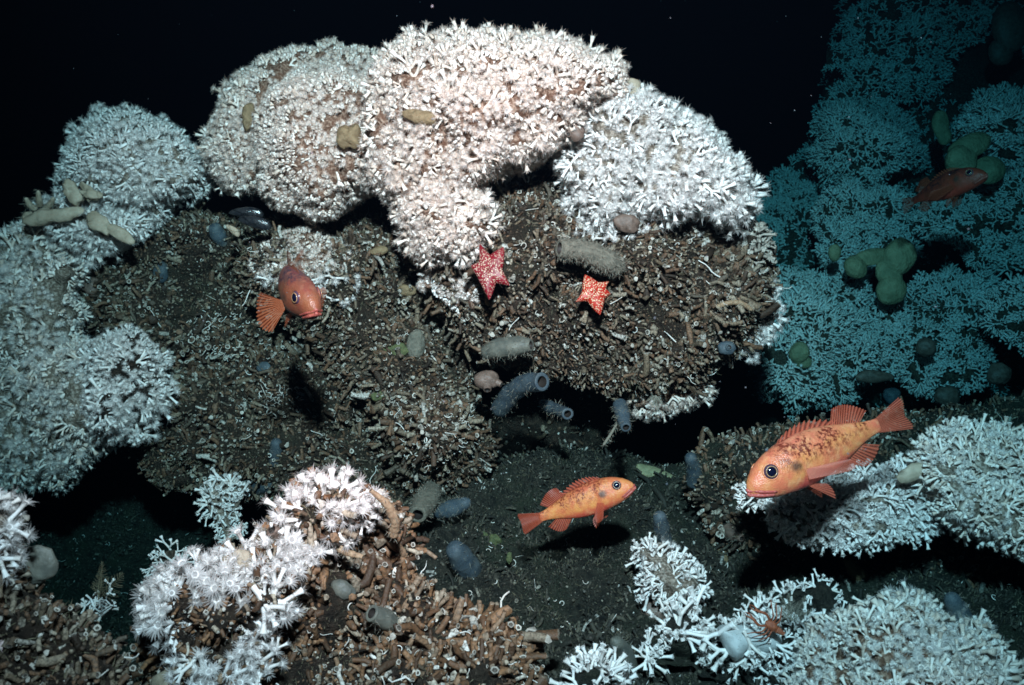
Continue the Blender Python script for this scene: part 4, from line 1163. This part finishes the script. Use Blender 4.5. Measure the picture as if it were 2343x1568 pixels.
for s in (1, -1):
    for j in range(3):
        pts = spline(lf([[6-7*j, 8*s, 0], [4-9*j, 22*s, 9], [0-13*j, 36*s, 2], [-4-15*j, 48*s, -6]]), 10)
        vv, tt = tube(pts, np.linspace(2.2, 0.8, 10)*k, 6); obj('leg', Geo().add(vv, tt).mesh('leg', [MAT['lobster']]), lob)
    g = Geo(); pts = spline(lf([[-10, 7*s, 0], [-28, 15*s, 6], [-48, 10*s, 6]]), 10)
    vv, tt = tube(pts, np.linspace(2.6, 3.6, 10)*k, 7); g.add(vv, tt)
    for e in (1, -1):
        pts = spline(lf([[-48, 10*s, 6], [-60, 10*s+4*e, 6], [-72, 10*s+1.2*e, 6]]), 8)
        vv, tt = tube(pts, np.linspace(2.6, 0.5, 8)*k, 6); g.add(vv, tt)
    obj('claw', g.mesh('claw', [MAT['lobster']]), lob)

# hydroids: feathery stems
def hydroid(lab, px, py, d, stems, mat, group=None):
    c = P(px, py, d); root = thing('feather_hydroid', c, lab, 'hydroid', group); kk = M_PER_PX(d)
    for (dx, dy, ln) in stems:
        g = Geo(); dr = unit(dx*RT - dy*UP + 0.15*rng.normal(size=3))
        bend = 0.12*rng.normal(size=3)
        pts = np.array([dr*ln*kk*u + bend*ln*kk*u*u for u in np.linspace(0, 1, 10)])
        vv, tt = tube(pts, np.linspace(1.1, 0.5, 10)*kk, 5); g.add(vv, tt)
        for u in np.linspace(0.15, 0.98, 16):
            p = dr*ln*kk*u + bend*ln*kk*u*u
            for s in (1, -1):
                sd = unit(s*np.cross(dr, FW) + 0.5*dr + 0.2*rng.normal(size=3)); l = ln*kk*0.28*(1.1-u)
                vv, tt = tube([p, p + sd*l*0.6, p + sd*l + dr*l*0.2], np.array([0.55, 0.45, 0.3])*kk, 4); g.add(vv, tt)
        obj('stem', g.mesh('stem', [mat]), root)
hydroid('feathery brown hydroids in the black gap behind the blackish heap', 225, 1372, 1.95, [(0.35, -0.9, 95), (0.75, -0.75, 120), (-0.15, -1, 80)], MAT['turf'])
hydroid('grey feathery hydroid tuft beside the squat lobster', 1810, 1420, 1.86, [(-0.3, -0.9, 70), (0.1, -1, 80), (0.4, -0.9, 70), (-0.6, -0.7, 60), (0.7, -0.6, 55)], MAT['bristle'])
hydroid('wispy hydroid tuft under the shaded fan of coral', 1500, 905, 2.42, [(-0.3, 0.9, 28), (0.2, 1, 34), (0.6, 0.7, 30), (-0.6, 0.5, 26)], MAT['bristle'])

# ------------------------------------------------------------------ starfish
def m_star(name, red, dark, cream):
    m = NT(name); oc = m.coord('Object')
    vo = m.n('ShaderNodeTexVoronoi', Scale=215.0); wob = m.n('ShaderNodeTexNoise', Scale=90.0, Detail=2.0); m.put(wob.inputs['Vector'], oc)
    vec = m.n('ShaderNodeVectorMath', {'operation': 'MULTIPLY_ADD'}); m.put(vec.inputs[0], wob.outputs['Color']); vec.inputs[1].default_value = (0.012,)*3; m.put(vec.inputs[2], oc)
    m.put(vo.inputs['Vector'], vec.outputs[0])
    ln = m.n('ShaderNodeVectorMath', {'operation': 'LENGTH'}); m.put(ln.inputs[0], oc)
    edge = m.ramp(m.math('MULTIPLY', ln.outputs['Value'], 12.0), [(0.35, (1, 1, 1)), (0.80, (0.25, 0.25, 0.25))])
    spot = m.ramp(vo.outputs['Distance'], [(0.33, (1, 1, 1)), (0.47, (0, 0, 0))])
    base = m.mix(m.noise(40.0, 3, oc), red, dark)
    col = m.mix(m.math('MULTIPLY', spot, edge), base, cream)
    return m.done(m.principled(col, 0.45, 0.4, m.bump(spot, 0.6, 0.002)))
def starfish(lab, px, py, d, arms, rb, mat, tilt):
    kk = M_PER_PX(d); root = thing('starfish', P(px, py, d), lab, 'starfish')
    th = np.arange(150)/150*2*math.pi; rr = np.linspace(0, 1, 16)
    r = np.full(150, rb, float)
    for a, ln in arms:
        dt = np.abs((th - math.radians(a) + math.pi) % (2*math.pi) - math.pi)
        r = np.maximum(r, rb + (ln-rb)*np.exp(-(dt/0.34)**1.05))
    z = unit(-FW + tilt[0]*RT + tilt[1]*UP); x = unit(RT - z*np.dot(RT, z)); y = np.cross(z, x)
    if np.dot(y, UP) < 0: y = -y
    vs = []
    for side in (1, -1):
        for u in rr:
            h = (0.55*rb*math.sqrt(max(0, 1-u**2.0)) if side > 0 else -0.05*rb*(1-u)) * (rb/np.maximum(r, 1))**0.25
            h = h + (0.10*rb*np.sin(th*2+1)*u*u)                         # draped, uneven
            tw = th + 0.16*np.sin(th*2.0 + len(lab))*u*u                          # arms bend
            q = np.stack([r*u*np.cos(tw), r*u*np.sin(tw), h*np.ones(150)], 1)*kk
            vs.append(q[:, :1]*x + q[:, 1:2]*y + q[:, 2:]*z)
    t = grid_tris(16, 150, True); n = 16*150
    obj('body', make_mesh('body', np.concatenate(vs), np.concatenate([t, t[:, ::-1] + n]), [mat]), root)
starfish('dark red starfish with cream mottling beside the small coral cushion', 1118, 620, 2.25, [(103, 70), (52, 66), (-28, 60), (-98, 68), (172, 44)], 27, m_star('dark_red_starfish', (0.24, 0.006, 0.014), (0.14, 0.005, 0.013), (0.56, 0.40, 0.30)), (-0.1, 0.15))
starfish('orange red starfish with cream mottling under the silted sausage sponge', 1358, 668, 2.24, [(118, 46), (35, 44), (-70, 56), (-152, 50), (-15, 40)], 24, m_star('orange_starfish', (0.40, 0.022, 0.007), (0.28, 0.010, 0.007), (0.66, 0.46, 0.30)), (0.1, 0.2))

# ------------------------------------------------------------------ redfish
SS = np.array([0, .015, .04, .08, .13, .19, .25, .32, .40, .48, .56, .63, .70, .76, .81])
TOP = np.array([.016, .036, .058, .086, .110, .127, .138, .144, .140, .127, .106, .083, .060, .043, .037])
BOT = np.array([-.034, -.056, -.072, -.088, -.101, -.112, -.120, -.124, -.122, -.113, -.094, -.070, -.048, -.036, -.033])
HWD = np.array([.016, .036, .050, .064, .075, .082, .085, .083, .078, .069, .055, .040, .026, .015, .006])
def fish_w(s): return np.interp(s, SS, HWD)
def m_fish(name, back, side, belly, blotch, amt, seed):
    m = NT(name); oc = m.coord('Object')
    sep = m.n('ShaderNodeSeparateXYZ'); m.put(sep.inputs[0], oc)
    X, Z = sep.outputs[0], sep.outputs[2]
    off = m.n('ShaderNodeVectorMath', {'operation': 'ADD'}); m.put(off.inputs[0], oc); off.inputs[1].default_value = (seed, seed*1.7, seed*0.6)
    v = off.outputs[0]
    zz = m.math('ADD', Z, m.math('MULTIPLY', m.math('SUBTRACT', m.noise(9.0, 3, v), 0.5), 0.06))
    zf = m.math('MULTIPLY_ADD', zz, 3.6); m.nt.nodes[-1].inputs[2].default_value = 0.46
    col = m.ramp(zf, [(0.0, belly), (0.13, belly), (0.30, side), (0.62, side), (0.95, back)])
    head = m.ramp(m.math('ADD', X, 0.5), [(0.74, (0, 0, 0)), (0.80, (1, 1, 1))])
    col = m.mix(m.math('MULTIPLY', head, 0.45), col, tuple(0.75*np.array(side) + 0.25*np.array(belly)))
    tl_ = m.ramp(m.math('ADD', X, 0.5), [(0.185, (0.9, 0.9, 0.9)), (0.27, (0, 0, 0))])
    col = m.mix(tl_, col, tuple(0.8*np.array(belly) + 0.2*np.array(side)))
    # blotches on the back, specks over them
    up = m.ramp(zf, [(0.34, (0, 0, 0)), (0.62, (1, 1, 1))])
    saddle = m.ramp(m.noise(8.5, 3, v, 0.55), [(0.44, (0, 0, 0)), (0.53, (1, 1, 1))])
    tone = m.noise(14.0, 4, v, 0.6)
    col = m.mix(m.ramp(tone, [(0.35, (0.55, 0.55, 0.55)), (0.62, (0, 0, 0))]), col, belly)
    col = m.mix(m.ramp(m.noise(26.0, 3, v), [(0.5, (0, 0, 0)), (0.75, (0.5, 0.5, 0.5))]), col, tuple(np.minimum(1, np.array(side)*np.array([1.2, 1.5, 2.2]))))
    speck = m.ramp(m.noise(55.0, 4, v, 0.7), [(0.44, (0, 0, 0)), (0.56, (1, 1, 1))])
    nothead = m.ramp(m.math('ADD', X, 0.5), [(0.76, (1, 1, 1)), (0.86, (0.12, 0.12, 0.12))])
    b = m.math('MULTIPLY', m.math('MULTIPLY', saddle, speck), m.math('MULTIPLY', up, nothead))
    col = m.mix(m.math('MULTIPLY', b, amt), col, blotch)
    fleck = m.ramp(m.noise(120.0, 2, v), [(0.64, (0, 0, 0)), (0.72, (1, 1, 1))])
    col = m.mix(m.math('MULTIPLY', fleck, 0.35*amt), col, blotch)
    # dark patch on the gill cover
    dv = m.n('ShaderNodeVectorMath', {'operation': 'DISTANCE'}); m.put(dv.inputs[0], m.n('ShaderNodeCombineXYZ', X=X, Z=Z).outputs[0]); dv.inputs[1].default_value = (0.255, 0, 0.012)
    pat = m.ramp(m.math('ADD', dv.outputs['Value'], m.math('MULTIPLY', m.math('SUBTRACT', m.noise(22.0, 3, v), 0.5), 0.05)), [(0.014, (0.85, 0.85, 0.85)), (0.040, (0, 0, 0))])
    col = m.mix(pat, col, (0.05, 0.03, 0.022))
    # red gill edge
    gx = m.math('ABSOLUTE', m.math('SUBTRACT', m.math('ADD', X, m.math('MULTIPLY', m.math('MULTIPLY', Z, Z), -3.0)), 0.212))
    ge = m.ramp(gx, [(0.006, (0.6, 0.6, 0.6)), (0.014, (0, 0, 0))])
    low = m.ramp(zf, [(0.05, (1, 1, 1)), (0.75, (0, 0, 0))])
    col = m.mix(m.math('MULTIPLY', ge, low), col, belly)
    sc_ = m.n('ShaderNodeTexVoronoi', Scale=130.0); m.put(sc_.inputs['Vector'], oc)
    return m.done(m.principled(col, 0.40, 0.45, m.bump(m.math('ADD', sc_.outputs['Distance'], m.math('MULTIPLY', speck, 0.2)), 0.3, 0.003)))
def m_fin(name, c0, c1):
    m = NT(name)
    g = m.n('ShaderNodeAttribute', {'attribute_name': 'ray'}).outputs['Fac']
    e = m.n('ShaderNodeAttribute', {'attribute_name': 'along'}).outputs['Fac']
    col = m.mix(g, c0, c1)
    col = m.mix(m.math('MULTIPLY', e, 0.4), col, tuple(0.5*np.array(c0)))
    sh = m.translucent(m.principled(col, 0.45, 0.35), col, 0.35)
    return m.done(m.glassy(sh, m.math('MULTIPLY', m.math('SUBTRACT', 1.0, g), 0.7)))
def m_gloss(name, c, rough, spec=0.6):
    m = NT(name); nz = m.noise(90.0, 3)
    return m.done(m.principled(m.mix(nz, c, tuple(0.6*np.array(c))), rough, spec))
MAT['pupil'] = m_gloss('fish_pupil', (0.004, 0.006, 0.02), 0.08, 0.8)
MAT['iris'] = m_gloss('fish_iris', (0.06, 0.035, 0.06), 0.25)
MAT['iris_ring'] = m_gloss('fish_iris_ring', (0.42, 0.28, 0.14), 0.25)

def fin_mesh(name, B0, T0, nr, mat, bendf, cor=0.002, scallop=0.0, ruf=0.0):
    """B0, T0: functions of u in 0..1 giving root and tip points"""
    nu, nv = nr*2+1, 7
    U = np.linspace(0, 1, nu); Vv = np.linspace(0, 1, nv)
    b = np.array([B0(u) for u in U]); t = np.array([T0(u) for u in U])
    ray = (np.arange(nu) % 2 == 0).astype(float)
    t = b + (t-b)*(1 - scallop*(1-ray))[:, None]
    g = b[:, None]*(1-Vv)[None, :, None] + t[:, None]*Vv[None, :, None]
    nrm = unit(np.cross(np.gradient(g, axis=0), np.gradient(g, axis=1)))
    g = g + nrm*((cor*(ray*2-1))[:, None]*(0.3+0.7*Vv[None]) + ruf*np.sin(U*7)[:, None]*Vv[None]**2)[..., None]
    v = bendf(g.reshape(-1, 3)); tr = grid_tris(nu, nv)
    me = make_mesh(name, v, tr, [mat])
    for nm, val in (('ray', np.repeat(ray, nv)), ('along', np.tile(Vv, nu))):
        at = me.attributes.new(nm, 'FLOAT', 'POINT'); at.data.foreach_set('value', val.astype(np.float32))
    return me

def redfish(lab, d, head, tail, toward, roll, bend, body_m, fin_m, lip_m, pect, pelv=1.0, dors=1.0, pitch=0.0):
    hx, hy = head; txx, tyy = tail
    sv = np.array([hx-txx, -(hy-tyy)], float); lp = np.hypot(*sv); sv /= lp
    ph = math.radians(toward)
    L = lp*M_PER_PX(d)/math.cos(ph)
    hd = unit(math.cos(ph)*(sv[0]*RT + sv[1]*UP) - math.sin(ph)*FW)
    uu = unit(UP - hd*np.dot(UP, hd)); lf_ = np.cross(uu, hd)
    a = math.radians(roll)
    up = math.cos(a)*uu + math.sin(a)*lf_; lf_ = np.cross(up, hd)
    c = P((hx+txx)/2, (hy+tyy)/2, d)
    root = thing('redfish', c, lab, 'fish')
    M = Matrix([[hd[i]*L, lf_[i]*L, up[i]*L, c[i]] for i in range(3)] + [[0, 0, 0, 1]])
    root.matrix_world = M
    def bendf(v):
        v = np.array(v, float); s = 0.5 - v[:, 0]
        v[:, 1] += bend*np.clip(s-0.30, 0, 1)**2
        return v
    def put(name, me, par=root):
        return obj(name, me, par)
    # body
    ns, nt = 46, 32
    s = np.concatenate([np.linspace(0, 0.06, 8)[:-1], np.linspace(0.06, 0.81, ns-7)])
    th = np.arange(nt)/nt*2*math.pi
    top, bot, hw = np.interp(s, SS, TOP), np.interp(s, SS, BOT), np.interp(s, SS, HWD)
    k5 = np.ones(3)/3
    for arr in (top, bot, hw):
        arr[1:-1] = np.convolve(arr, k5, 'valid')
    zc, zh = (top+bot)/2, (top-bot)/2
    cy, cz = np.sin(th), np.cos(th)
    Y = hw[:, None]*np.sign(cy)*np.abs(cy)**0.9; Z = zc[:, None] + zh[:, None]*cz
    Xs = np.repeat(s[:, None], nt, 1)
    op = 0.29 - 3.0*(Z-0.0)**2                                            # gill cover edge
    Y = Y*(1 + 0.09*np.clip((Xs-0.13)/0.10, 0, 1)*np.clip((op - Xs)/0.006, 0, 1)*(np.abs(cz)[None] < 0.93))
    brow = np.exp(-((Xs-0.115)/0.03)**2 - ((Z-0.062)/0.018)**2)
    Y = Y*(1 + 0.12*brow)
    v = np.stack([0.5-Xs, Y, Z], -1).reshape(-1, 3)
    t = grid_tris(ns, nt, True); n = len(v)
    v = np.vstack([v, [0.5+0.006, 0, (top[0]+bot[0])/2], [0.5-s[-1]-0.006, 0, 0]]); j = np.arange(nt)
    t = np.vstack([t, np.stack([(j+1) % nt, j, np.full(nt, n)], 1), np.stack([(ns-1)*nt+j, (ns-1)*nt+(j+1) % nt, np.full(nt, n+1)], 1)])
    put('body', make_mesh('body', bendf(v), t, [body_m]))
    # lips and jaw
    def side_y(ss, z):
        tz, bz = np.interp(ss, SS, TOP), np.interp(ss, SS, BOT)
        q = np.clip((z - (tz+bz)/2)/((tz-bz)/2), -0.98, 0.98)
        return np.interp(ss, SS, HWD)*(1-q*q)**0.45
    def jaw(s0, ln, z0, z1, rr, nm):
        pts = []
        for q in np.linspace(-1, 1, 31):
            aq = abs(q); ss = max(s0 + ln*aq**1.5, 0.0); z = z0 + (z1-z0)*aq**1.1
            y = side_y(max(ss, 0.0), z)*min(1.0, aq*2.2)
            pts.append([0.5 - ss + (0.006 if aq < 0.2 else 0), math.copysign(1, q)*y, z])
        prof = np.abs(np.linspace(-1, 1, 31)); vv, tt = tube(np.array(pts), rr*(1.0 - 0.35*prof**4), 9, True, True)
        put(nm, Geo().add(bendf(vv), tt).mesh(nm, [lip_m]))
    jaw(-0.004, 0.115, -0.004, -0.062, 0.0080, 'upper_lip')
    jaw(-0.010, 0.110, -0.024, -0.074, 0.0105, 'lower_lip')
    # eyes
    for sd in (1, -1):
        es, ez, er = 0.118, 0.040, 0.039
        ec = np.array([0.5-es, sd*fish_w(es)*0.86, ez])
        nz_ = unit([0.22, sd*1.0, 0.12]); Fm = frame_from(nz_, 0.0)
        bv, bt = ball(24, 16)
        eye = put('eye', make_mesh('eye', bendf((bv*[er, er, er*0.55]) @ Fm.T + ec), bt, [MAT['iris']]))
        rv, rt = tube(np.array([[math.cos(q)*er*0.66, math.sin(q)*er*0.66, er*0.42] for q in np.linspace(0, 2*math.pi, 33)]), er*0.05, 7, False)
        put('iris_ring', make_mesh('iris_ring', bendf(rv @ Fm.T + ec), rt, [MAT['iris_ring']]), eye)
        put('pupil', make_mesh('pupil', bendf((bv*[er*0.63, er*0.63, er*0.24] + [0, 0, er*0.38]) @ Fm.T + ec), bt, [MAT['pupil']]), eye)
        wv, wt = tube(np.array([[math.cos(q)*er*1.0, math.sin(q)*er*1.0, er*0.08] for q in np.linspace(0, 2*math.pi, 33)]), er*0.13, 7, False)
        put('eye_rim', make_mesh('eye_rim', bendf(wv @ Fm.T + ec), wt, [body_m]), eye)
    tp = lambda q: float(np.interp(q, SS, TOP)); bo = lambda q: float(np.interp(q, SS, BOT))
    # dorsal fins
    put('spiny_dorsal_fin', fin_mesh('spiny_dorsal_fin', lambda u: [0.5-(0.23+0.33*u), 0, tp(0.23+0.33*u)-0.006],
        lambda u: [0.5-(0.26+0.35*u), 0, tp(0.25+0.33*u) + dors*(0.018+0.030*math.sin(math.pi*min(1, u*1.1)))], 12, fin_m, bendf, 0.0014, 0.35))
    put('soft_dorsal_fin', fin_mesh('soft_dorsal_fin', lambda u: [0.5-(0.555+0.155*u), 0, tp(0.555+0.155*u)-0.006],
        lambda u: [0.5-(0.60+0.175*u), 0.004*math.sin(u*9), tp(0.57+0.15*u) + 0.02 + 0.075*dors*(math.sin(math.pi*(0.28+0.62*u)))], 13, fin_m, bendf, 0.0014, 0.06))
    put('anal_fin', fin_mesh('anal_fin', lambda u: [0.5-(0.56+0.12*u), 0, bo(0.56+0.12*u)+0.006],
        lambda u: [0.5-(0.63+0.14*u), 0.004*math.sin(u*9), bo(0.58+0.12*u) - 0.015 - 0.075*math.sin(math.pi*(0.25+0.62*u))], 9, fin_m, bendf, 0.0014, 0.06))
    put('tail_fin', fin_mesh('tail_fin', lambda u: [0.5-0.795, 0, 0.036-0.072*u],
        lambda u: [0.5-(0.99 - 0.020*math.sin(math.pi*u) - 0.02*abs(2*u-1)**6), 0.008*math.sin(u*8), 0.088-0.176*u], 15, fin_m, bendf, 0.0016, 0.04))
    for sd in (1, -1):
        pd, sp, ln, *fax = pect[0 if sd > 0 else 1]
        r0 = np.array([0.5-0.285, sd*fish_w(0.285)*1.02, -0.045]); dr = unit(np.array(pd)*[1, sd, 1])
        sd_ax = unit(np.cross(dr, fax[0] if fax else [0, sd*1.0, 0.25]))
        def tipf(u, dr=dr, sd_ax=sd_ax, sp=sp, ln=ln, r0=r0):
            an = math.radians(sp)*(u-0.5)*2
            return r0 + ln*(0.80+0.20*math.sin(math.pi*u))*(math.cos(an)*dr + math.sin(an)*sd_ax)
        put('pectoral_fin', fin_mesh('pectoral_fin', lambda u, r0=r0, sd_ax=sd_ax: r0 + sd_ax*0.055*(u-0.5), tipf, 14, fin_m, bendf, 0.0016, 0.07, 0.008))
        q0 = np.array([0.5-0.30, sd*0.026, bo(0.30)+0.008]); dq = unit([-0.75, sd*0.22, -0.75*pelv])
        put('pelvic_fin', fin_mesh('pelvic_fin', lambda u, q0=q0: q0 + np.array([-0.035*u, 0, 0.0]),
            lambda u, q0=q0, dq=dq: q0 + 0.15*(1-0.35*u)*unit(dq + np.array([-0.55*u+0.1, 0, 0.35*u])), 6, fin_m, bendf, 0.0014, 0.06))
    return root

lip = m_soft('fish_lip', (0.30, 0.055, 0.05), (0.40, 0.11, 0.09), 60, 0.35, 0.1, 0)
lip_d = m_soft('dark_fish_lip', (0.20, 0.05, 0.04), (0.30, 0.09, 0.07), 60, 0.35, 0.1, 0)
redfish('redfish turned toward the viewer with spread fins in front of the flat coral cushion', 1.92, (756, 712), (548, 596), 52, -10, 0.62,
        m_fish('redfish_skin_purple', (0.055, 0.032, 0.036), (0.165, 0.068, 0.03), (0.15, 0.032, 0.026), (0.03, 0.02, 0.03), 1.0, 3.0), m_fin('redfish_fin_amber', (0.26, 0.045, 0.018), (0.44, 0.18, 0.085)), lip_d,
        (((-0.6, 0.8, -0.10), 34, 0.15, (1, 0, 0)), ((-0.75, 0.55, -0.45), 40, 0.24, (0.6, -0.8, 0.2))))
redfish('smaller side-on redfish with orange flank swimming over the mud', 2.12, (1444, 1104), (1188, 1207), 12, 4, -0.10,
        m_fish('redfish_skin_gold', (0.36, 0.09, 0.045), (0.56, 0.225, 0.065), (0.48, 0.07, 0.045), (0.15, 0.022, 0.010), 0.95, 5.0), m_fin('redfish_fin_red', (0.36, 0.035, 0.02), (0.56, 0.12, 0.05)), lip,
        (((-0.35, 0.45, -0.85), 16, 0.17), ((-0.35, 0.45, -0.85), 16, 0.17)))
redfish('largest redfish heading down over the shaded coral bank', 1.72, (1694, 1108), (2095, 946), 16, -8, 0.10,
        m_fish('redfish_skin_orange', (0.40, 0.165, 0.09), (0.50, 0.22, 0.075), (0.46, 0.075, 0.06), (0.11, 0.018, 0.010), 1.0, 8.0), m_fin('redfish_fin_coral', (0.38, 0.06, 0.035), (0.54, 0.15, 0.085)), lip,
        (((-0.94, 0.34, -0.16), 9, 0.25), ((-0.8, 0.5, -0.3), 12, 0.22)), dors=0.95)
redfish('dark red redfish swimming in front of the far reef', 3.05, (2204, 416), (2082, 456), 56, 3, 0.30,
        m_fish('redfish_skin_dark', (0.05, 0.018, 0.016), (0.15, 0.032, 0.016), (0.30, 0.042, 0.026), (0.015, 0.010, 0.014), 1.0, 11.0), m_fin('redfish_fin_dark', (0.22, 0.035, 0.018), (0.36, 0.09, 0.045)), lip_d,  # dim reddish light on this fish is put into its skin colours
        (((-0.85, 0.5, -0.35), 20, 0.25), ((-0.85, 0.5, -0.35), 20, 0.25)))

# ------------------------------------------------------------------ drifting specks in the water
n = 260
sv = P(rng.uniform(0, W, n), rng.uniform(0, H*0.75, n), rng.uniform(0.9, 3.8, n))
bv, bt = ball(6, 5); G = Geo()
for q in sv:
    G.add(q + bv*rng.uniform(0.0004, 0.0013)*rng.uniform(0.7, 1.3, 3), bt)
tag(obj('drifting_specks', G.mesh('drifting_specks', [MAT['snow']])), 'tiny pale specks drifting in the dark water', 'specks', kind='stuff')

# ------------------------------------------------------------------ sea water (tinted, faintly hazy) round everything
hz = NT('sea_water')
pv = hz.n('ShaderNodeVolumePrincipled', Density=0.5, Anisotropy=0.6)
pv.inputs['Color'].default_value = (0.002, 0.0055, 0.010, 1)
pv.inputs['Absorption Color'].default_value = (0.045, 0.53, 0.60, 1)
hz.nt.links.new(pv.outputs[0], hz.out.inputs['Volume'])
v = np.array([[x, y, z] for x in (-45, 45) for y in (-25, 85) for z in (-1.5, 6.0)], float)
t = np.array([[0, 1, 3], [0, 3, 2], [4, 6, 7], [4, 7, 5], [0, 4, 5], [0, 5, 1], [2, 3, 7], [2, 7, 6], [0, 2, 6], [0, 6, 4], [1, 5, 7], [1, 7, 3]])
haze = obj('haze', make_mesh('haze', v, t, [hz.mat], smooth=False))
tag(haze, 'dark blue sea water filling the whole place', 'water', kind='stuff')
